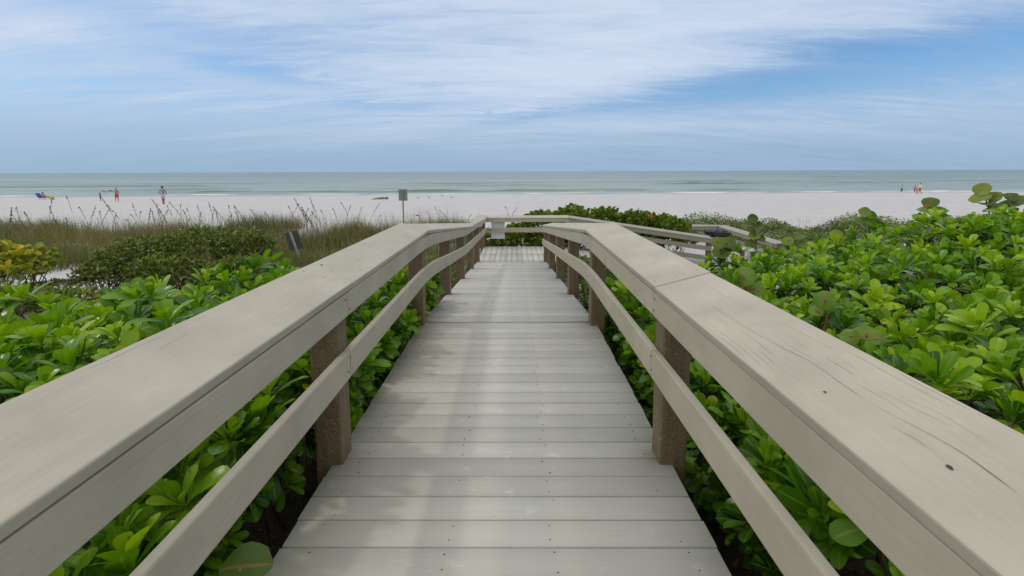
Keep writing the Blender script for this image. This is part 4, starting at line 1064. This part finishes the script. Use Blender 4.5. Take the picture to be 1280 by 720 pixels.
s2 = empty('timber_stand', (p0.x, 14.6, p0.z), 'short pale timber stand under the lumpy black bag', 'stand')
zg = float(ground(p0.x, 14.6)) - p0.z
MB().box((0, 0, 0.012), (0.8, 0.4, 0.03)).build('top', M['cap'], s2, bevel=0.004)
for sx_ in (-0.3, 0.3): MB().box((sx_, -0.1, zg / 2 - 0.003), (0.07, 0.07, abs(zg))).build('leg', M['cap'], s2, bevel=0.004)

# ------------------------------------------------------------------ people on the beach
M['skin'] = plain('skin', (0.42, 0.24, 0.16), 0.55, 0.06)
M['skin_tan'] = plain('tanned_skin', (0.30, 0.155, 0.09), 0.55, 0.06)
M['hair'] = plain('dark_hair', (0.012, 0.010, 0.010), 0.5, 0.3)
cloth = lambda nm, c: plain(nm, c, 0.8, 0.12)
M['maroon'] = cloth('maroon_cloth', (0.13, 0.025, 0.03)); M['red'] = cloth('red_cloth', (0.45, 0.03, 0.05)); M['lav'] = cloth('lavender_cloth', (0.42, 0.42, 0.56)); M['cyan'] = cloth('aqua_cloth', (0.30, 0.62, 0.60))
M['pink'] = cloth('pink_cloth', (0.6, 0.2, 0.32)); M['dark'] = cloth('black_cloth', (0.015, 0.015, 0.018)); M['pale'] = cloth('white_cloth', (0.7, 0.72, 0.72)); M['grey'] = cloth('grey_cloth', (0.22, 0.22, 0.23))
def printed_cloth():
    m, t, b, o = material('printed_cloth')
    v = t.n('TexVoronoi'); t.l(t.n('TexCoord').outputs['Object'], v.inputs['Vector']); v.inputs['Scale'].default_value = 11
    t.l(t.mix(t.m('GREATER_THAN', t.xyz(v.outputs['Color'])[0], 0.62), (0.40, 0.44, 0.45), (0.05, 0.08, 0.10)), b.inputs['Base Color']); b.inputs['Roughness'].default_value = 0.8
    return m
M['print'] = printed_cloth()

def skinned(name, verts, edges, radii, mat, parent, root_i=0, sub=2):
    bm = bmesh.new(); sk = bm.verts.layers.skin.verify(); vs = [bm.verts.new(v) for v in verts]
    for a, b in edges: bm.edges.new((vs[a], vs[b]))
    for i, v in enumerate(vs):
        r_ = radii[i]; v[sk].radius = r_ if isinstance(r_, tuple) else (r_, r_); v[sk].use_root = (i == root_i)
    me = bpy.data.meshes.new(name); bm.to_mesh(me); bm.free()
    o = link(name, me, mat, parent)
    md = o.modifiers.new('skin', 'SKIN'); md.use_smooth_shade = True
    sd = o.modifiers.new('subsurf', 'SUBSURF'); sd.levels = sub; sd.render_levels = sub
    return o

def person(label, loc, h, rz, armL, armR, legL=None, legR=None, skin='skin', top=None, bottom=None, top_len=0.0, bottom_len=0.5, hair_r=1.0, lean=0.0, tilt_head=0.0):
    """figure in units of its height, facing +Y; arms = (elbow, hand) offsets from the shoulder, legs = (knee, ankle) from the hip"""
    root = empty('person', loc, label, 'person', None, rz)
    H = lambda v: Vector(v) * h
    legL = legL or ((0.0, 0.01, -0.245), (-0.005, -0.01, -0.475)); legR = legR or ((0.0, 0.01, -0.245), (0.005, -0.01, -0.475))
    pel = Vector((0, 0, 0.52)); ch = Vector((0, lean * 0.6, 0.72)); nk = Vector((0, lean, 0.825)); hd = Vector((0, lean + 0.01 + tilt_head, 0.87)); ht = Vector((0, lean + 0.01 + tilt_head * 1.4, 0.96))
    V = [pel, Vector((0, lean * 0.3, 0.61)), ch, nk, hd, Vector((0, hd.y + 0.008, 0.91)), ht]; E = [(0, 1), (1, 2), (2, 3), (3, 4), (4, 5), (5, 6)]
    Rr = [(0.085, 0.06), (0.072, 0.052), (0.085, 0.058), 0.032, 0.045, 0.05, 0.036]
    def add(p, r_, par): V.append(Vector(p)); Rr.append(r_); E.append((par, len(V) - 1)); return len(V) - 1
    hips = []
    for sgn, arm, leg in ((-1, armL, legL), (1, armR, legR)):
        sh = Vector((sgn * 0.105, ch.y + lean * 0.3, 0.79)); i = add(sh, 0.030, 2)
        e = sh + Vector(arm[0]); hn = sh + Vector(arm[1]); j = add(e, 0.023, i); k = add(hn, 0.016, j)
        dd = (hn - e).normalized(); palm = add(hn + dd * 0.035, (0.018, 0.010), k); sd = dd.orthogonal().normalized()
        for q, ln in ((-1.5, 0.036), (-0.5, 0.045), (0.5, 0.043), (1.5, 0.034)):
            add(hn + dd * (0.035 + ln) + sd * q * 0.012, 0.0055, palm)
        add(hn + dd * 0.04 + sd * 0.034, 0.006, k)
        hp = Vector((sgn * 0.05, 0, 0.49)); a = add(hp, 0.052, 0); kn = add(hp + Vector(leg[0]), 0.036, a); ak = add(hp + Vector(leg[1]), 0.021, kn)
        an = hp + Vector(leg[1]); add(an + Vector((0, 0.075, -0.012)), (0.022, 0.014), ak); hips.append((hp, hp + Vector(leg[0]), an))
    sc_ = lambda r_: tuple(q * h for q in r_) if isinstance(r_, tuple) else r_ * h
    skinned('body', [v * h for v in V], E, [sc_(r_) for r_ in Rr], M[skin], root)
    # hair: a cap over the back and top of the head
    hc = Vector((0, hd.y - 0.012, 0.935)) * h
    MB().lathe(hc, [(0.01 * h, 0.042 * h * hair_r), (0.034 * h * hair_r, 0.033 * h * hair_r), (0.050 * h * hair_r, 0.005 * h), (0.050 * h * hair_r, -0.025 * h), (0.036 * h, -0.05 * h)], 12).build('hair', M['hair'], root, smooth=True)
    fb = MB()
    fc = Vector((0, hd.y + 0.048, 0.905)) * h
    fb.lathe(fc, [(0.004 * h, -0.012 * h), (0.011 * h, 0.0), (0.004 * h, 0.02 * h)], 6)
    fb.build('nose', M[skin], root)
    if top:
        tv = [Vector((0, 0, 0.54 - top_len)), Vector((0, lean * 0.3, 0.62)), ch, Vector((0, lean * 0.9, 0.805))]
        te = [(0, 1), (1, 2), (2, 3)]; tr = [(0.094, 0.070), (0.084, 0.064), (0.096, 0.070), (0.05, 0.04)]
        for sgn, arm in ((-1, armL), (1, armR)):
            sh = Vector((sgn * 0.105, ch.y + lean * 0.3, 0.79)); tv += [sh, sh + Vector(arm[0]) * 0.7]; tr += [0.037, 0.036]; te += [(2, len(tv) - 2), (len(tv) - 2, len(tv) - 1)]
        skinned('shirt', [v * h for v in tv], te, [sc_(r_) for r_ in tr], M[top], root, 2)
    if bottom:
        bv = [Vector((0, 0, 0.57)), Vector((0, 0, 0.505))]; be = [(0, 1)]; br = [(0.086, 0.064), (0.092, 0.068)]
        for hp, kn, an in hips:
            bv += [hp.lerp(kn, 0.12), hp.lerp(kn, bottom_len * 1.6)]; br += [0.060, 0.056]; be += [(1, len(bv) - 2), (len(bv) - 2, len(bv) - 1)]
        skinned('shorts', [v * h for v in bv], be, [sc_(r_) for r_ in br], M[bottom], root, 0)
    return root
def foot(px_, py_, Y0):
    """point on the sand under the pixel, near distance Y0"""
    Y = Y0
    for _ in range(30):
        p = at(px_, py_, Y); g_ = float(ground(p.x, Y)); t = (CAM_Z - g_) / max(1e-6, CAM_Z - p.z); Y += (Y * t - Y) * 0.5
    p = at(px_, py_, Y); return Vector((p.x, p.y, float(ground(p.x, p.y))))
DOWN = ((-0.03, 0.0, -0.17), (-0.03, 0.03, -0.32)); DOWNR = ((0.03, 0.0, -0.17), (0.03, 0.03, -0.32))
WAIST = ((-0.075, -0.02, -0.16), (-0.02, 0.08, -0.25)); WAISTR = ((0.075, -0.02, -0.16), (0.02, 0.08, -0.25))
print('feet', foot(204, 255.4, 40), foot(146, 251.9, 56), foot(126, 251, 57), foot(1149, 242.6, 68))
p = foot(204.5, 255.4, 40)
person('person with dark tied up hair in patterned shirt and pale shorts, hands at waist', p, 1.66, R(8), WAIST, WAISTR, top='print', bottom='lav', bottom_len=0.5, hair_r=1.15, skin='skin_tan', legL=((0.02, 0, -0.245), (0.03, 0, -0.475)), legR=((-0.01, 0, -0.245), (-0.015, 0, -0.475)))
p = foot(146.5, 251.9, 56)
person('shirtless person in red shorts holding out a long dark cloth', p, 1.70, R(200), ((-0.05, 0.02, -0.16), (-0.03, 0.06, -0.30)), ((0.14, 0.03, -0.06), (0.27, 0.05, -0.03)), bottom='red', bottom_len=0.55, skin='skin_tan', legL=((-0.02, 0, -0.245), (-0.035, 0, -0.475)), legR=((0.02, 0, -0.245), (0.035, 0, -0.475)))
s = empty('beach_cloth', p + Vector((-0.5, 0.0, 1.28)), 'long dark patterned cloth held out to the left by the person in red shorts', 'cloth')
cb = []
for k in range(25):
    t = k / 24; cb.append((-1.35 * t, -0.05, 0.07 * math.sin(t * 8) - 0.02 * t, 0.07 + 0.04 * math.sin(t * 11)))
V_, F_ = [], []
for k, (a, b, c, hh) in enumerate(cb):
    for dy in (-0.012, 0.012): V_ += [(a, b + dy + 0.04 * math.sin(k * 0.7), c + hh / 2), (a, b + dy + 0.04 * math.sin(k * 0.7), c - hh / 2)]
for k in range(24):
    o_ = 4 * k; F_ += [(o_, o_ + 4, o_ + 5, o_ + 1), (o_ + 2, o_ + 3, o_ + 7, o_ + 6), (o_, o_ + 2, o_ + 6, o_ + 4), (o_ + 1, o_ + 5, o_ + 7, o_ + 3)]
F_ += [(0, 1, 3, 2), (96, 98, 99, 97)]
link('fabric', mesh_np('fabric', V_, F_), M['rust'], s)
p = foot(126, 251.0, 57)
person('small child dressed in black with hands raised to the chest', p, 1.12, R(150), ((-0.08, 0.02, -0.12), (-0.02, 0.09, -0.02)), ((0.08, 0.02, -0.12), (0.02, 0.09, -0.02)), top='dark', bottom='dark', bottom_len=0.5, legL=((-0.03, 0, -0.24), (-0.06, 0.0, -0.47)), legR=((0.03, 0, -0.24), (0.06, 0, -0.47)))
# the sea edge on the right
p = foot(1149.5, 242.6, 68)
person('person with dark hair and red shorts striding along the wet sand on the right', p, 1.68, R(70), ((-0.05, 0.06, -0.15), (-0.03, 0.14, -0.24)), ((0.05, -0.04, -0.16), (0.03, 0.02, -0.30)), top='pale', bottom='red', bottom_len=0.62, skin='skin', legL=((0.0, 0.10, -0.22), (0.0, 0.16, -0.46)), legR=((0.0, -0.05, -0.24), (0.0, -0.17, -0.455)))
p = foot(1146.0, 242.4, 68.4)
person('small child with tanned legs bending forward in front of the person in red shorts', p, 1.0, R(95), ((-0.05, 0.12, -0.10), (-0.03, 0.20, -0.22)), ((0.05, 0.12, -0.10), (0.03, 0.20, -0.22)), bottom='red', bottom_len=0.5, lean=0.10, skin='skin_tan', legL=((0, 0.08, -0.22), (0, 0.10, -0.46)), legR=((0, -0.03, -0.24), (0, -0.12, -0.46)))
q = at(1143.3, 239.0, 80); q.z = SEA_Z - 0.2
person('child in a white and pink top and black shorts standing in the shallows', q, 1.48, R(20), ((-0.08, 0.02, -0.13), (-0.13, 0.05, -0.26)), DOWNR, top='pink', bottom='dark', bottom_len=0.55)
q = at(1127, 239.0, 80); q.z = SEA_Z - 0.2
person('child in an aqua shirt with arms held out, standing in the shallows', q, 1.45, R(10), ((-0.12, 0.0, -0.10), (-0.20, 0.03, -0.20)), ((0.12, 0.0, -0.10), (0.20, 0.03, -0.20)), top='cyan', bottom='dark', bottom_len=0.5)

# chair with a reclining person, at the far left
M['blue'] = cloth('blue_canvas', (0.03, 0.09, 0.36)); M['lime'] = cloth('yellow_green_cloth', (0.42, 0.46, 0.08))
p = foot(53, 249.3, 60)
s = empty('beach_chair', p, 'low blue canvas beach chair with a reclined back, by the water at the far left', 'chair')
sl_ = MB(); sl_.sweep([(-0.62, 0, 0.85), (-0.42, 0, 0.52), (-0.22, 0, 0.24), (-0.02, 0, 0.20)], [(-.30, -.012), (.30, -.012), (.30, .012), (-.30, .012)]); sl_.build('back_sling', M['blue'], s)
MB().sweep([(-0.02, 0, 0.205), (0.25, 0, 0.24), (0.45, 0, 0.28)], [(-.30, -.012), (.30, -.012), (.30, .012), (-.30, .012)]).build('seat_sling', M['blue'], s)
for yy in (-0.32, 0.32):
    MB().tube([(-0.64, yy, 0.87), (-0.2, yy, 0.22), (0.45, yy, 0.28)], 0.014, 6).build('side_frame', M['post_steel'], s)
    MB().tube([(-0.3, yy, 0.0), (0.4, yy, 0.28)], 0.013, 6).build('leg', M['post_steel'], s); MB().tube([(0.3, yy, 0.0), (-0.25, yy, 0.3)], 0.013, 6).build('leg', M['post_steel'], s)
    MB().box((-0.1, yy, 0.45), (0.45, 0.05, 0.025)).build('armrest', M['dark'], s)
# seated body, legs stretched to the right
s = empty('person', p + Vector((0.25, -0.05, 0.16)), 'person in grey reclining with legs stretched out beside the blue beach chair', 'person')
V_ = [(0, 0, 0.16), (-0.05, 0, 0.34), (-0.10, 0, 0.52), (-0.09, 0, 0.60), (-0.07, 0, 0.68), (-0.05, 0, 0.78)]
E_ = [(0, 1), (1, 2), (2, 3), (3, 4), (4, 5)]; R_ = [0.15, 0.14, 0.15, 0.06, 0.09, 0.07]
for yy in (-0.1, 0.1):
    k = len(V_); V_ += [(0.12, yy, 0.10), (0.55, yy, 0.24), (0.98, yy, -0.02), (1.06, yy, 0.10)]; R_ += [0.09, 0.065, 0.045, 0.03]; E_ += [(0, k), (k, k + 1), (k + 1, k + 2), (k + 2, k + 3)]
    k = len(V_); V_ += [(-0.08, yy * 1.9, 0.50), (0.05, yy * 2.4, 0.28), (0.30, yy * 2.0, 0.26), (0.38, yy * 2.0, 0.26)]; R_ += [0.055, 0.042, 0.032, 0.026]; E_ += [(2, k), (k, k + 1), (k + 1, k + 2), (k + 2, k + 3)]
skinned('body', V_, E_, R_, M['skin_tan'], s)
skinned('clothes', [(0, 0, 0.15), (-0.05, 0, 0.34), (-0.10, 0, 0.52), (0.14, -0.1, 0.11), (0.45, -0.1, 0.21), (0.14, 0.1, 0.11), (0.45, 0.1, 0.21)], [(0, 1), (1, 2), (0, 3), (3, 4), (0, 5), (5, 6)], [0.165, 0.155, 0.165, 0.10, 0.08, 0.10, 0.08], M['grey'], s)
MB().lathe((-0.07, 0, 0.74), [(0.02, 0.09), (0.09, 0.07), (0.11, 0.0), (0.09, -0.06)], 12).build('hair', M['hair'], s, smooth=True)
pb = foot(65.5, 249.6, 60)
s = empty('beach_bag', pb, 'yellow green beach bag beside the feet of the reclining person', 'bag')
MB().lathe((0, 0, 0), [(0.20, 0.0), (0.24, 0.1), (0.21, 0.38), (0.14, 0.5)], 14).build('bag_body', M['lime'], s, smooth=True)
MB().tube([(-0.12, 0, 0.46), (-0.08, 0, 0.64), (0.08, 0, 0.64), (0.12, 0, 0.46)], 0.015, 6).build('handle', M['lime'], s)

p = foot(477, 249.0, 58)
s = empty('beach_towel', p + Vector((-0.15, 0, 0.02)), 'dark red towel spread on the sand under the lying person', 'towel')
MB().sweep([(-1.1, 0, 0.0), (-0.4, 0, 0.012), (0.4, 0, 0.0), (1.0, 0, 0.01)], [(-.42, 0), (.42, 0), (.42, .025), (-.42, .025)]).build('cloth', M['maroon'], s)
s = empty('person', p + Vector((0, 0, 0.06)), 'person in dark swimwear lying flat on the dark red towel', 'person')
V_ = [(0, 0, 0.12), (0.22, 0, 0.13), (0.45, 0, 0.14), (0.58, 0, 0.14), (0.68, 0, 0.17), (0.80, 0, 0.17)]; E_ = [(0, 1), (1, 2), (2, 3), (3, 4), (4, 5)]; R_ = [(0.14, .1), (0.13, .09), (0.15, .1), 0.055, 0.085, 0.07]
for yy in (-0.1, 0.1):
    k = len(V_); V_ += [(-0.08, yy, 0.10), (-0.5, yy * 1.3, 0.12), (-0.9, yy * 1.3, 0.06), (-0.98, yy * 1.4, 0.02)]; R_ += [0.09, 0.06, 0.042, 0.03]; E_ += [(0, k), (k, k + 1), (k + 1, k + 2), (k + 2, k + 3)]
    k = len(V_); V_ += [(0.46, yy * 1.8, 0.12), (0.60, yy * 3.6, 0.06), (0.82, yy * 2.6, 0.05), (0.9, yy * 2.2, 0.05)]; R_ += [0.055, 0.042, 0.032, 0.025]; E_ += [(2, k), (k, k + 1), (k + 1, k + 2), (k + 2, k + 3)]
skinned('body', V_, E_, R_, M['skin_tan'], s)
skinned('swimwear', [(-0.1, 0, 0.11), (0.06, 0, 0.125), (0.3, 0, 0.14), (0.44, 0, 0.145)], [(0, 1), (1, 2), (2, 3)], [(0.15, .11), (0.145, .105), (0.14, .10), (0.15, .108)], M['dark'], s)
MB().lathe((0.74, 0, 0.2), [(0.02, 0.08), (0.08, 0.05), (0.095, -0.01), (0.07, -0.05)], 12).build('hair', M['hair'], s, smooth=True)

# shore birds near the water line
M['bird'] = plain('gull_feathers', (0.45, 0.45, 0.46), 0.7); M['bird_dark'] = plain('dark_feathers', (0.10, 0.09, 0.09), 0.7)
def bird():
    r_ = empty('shore_bird', (0, 0, 0), 'small grey shore bird standing on the wet sand behind the landing', 'bird', 'shore birds by the water line')
    skinned('body', [(0, 0, 0.20), (-0.12, 0, 0.20), (-0.24, 0, 0.18), (0.08, 0, 0.26), (0.11, 0, 0.33), (0.13, 0, 0.35)], [(0, 1), (1, 2), (0, 3), (3, 4), (4, 5)], [0.075, 0.06, 0.02, 0.045, 0.04, 0.025], M['bird'], r_)
    MB().tube([(0.14, 0, 0.345), (0.22, 0, 0.33)], [0.012, 0.004], 6).build('bill', M['bird_dark'], r_)
    for yy in (-0.03, 0.03): MB().tube([(-0.02, yy, 0.16), (-0.01, yy, 0.0), (0.05, yy, 0.004)], 0.008, 5).build('leg', M['bird_dark'], r_)
    for yy in (-1, 1): MB().tube([(0.03, yy * 0.065, 0.22), (-0.12, yy * 0.062, 0.21), (-0.28, yy * 0.02, 0.18)], [0.035, 0.03, 0.006], 6).build('wing', M['bird_dark'], r_)
    return r_
b0 = bird()
for k, (px_, py_) in enumerate([(523, 248.6), (536, 248.4), (553, 245.6), (564, 248.6)]):
    o = b0 if k == 0 else copy_tree(b0); o.location = foot(px_, py_, 62); o.rotation_euler.z = (0.2, 2.8, 0.5, 3.3)[k]
p = foot(521.5, 270.3, 26)
s = tag(bpy.data.objects.new('driftwood', None), 'small dark piece of driftwood on the sand behind the left railing bend', 'driftwood'); COL.objects.link(s); s.location = p
MB().tube([(-0.10, 0, 0.02), (0.0, 0.02, 0.06), (0.10, 0, 0.03)], [0.02, 0.045, 0.012], 7).build('wood', M['twig'], s, smooth=True)
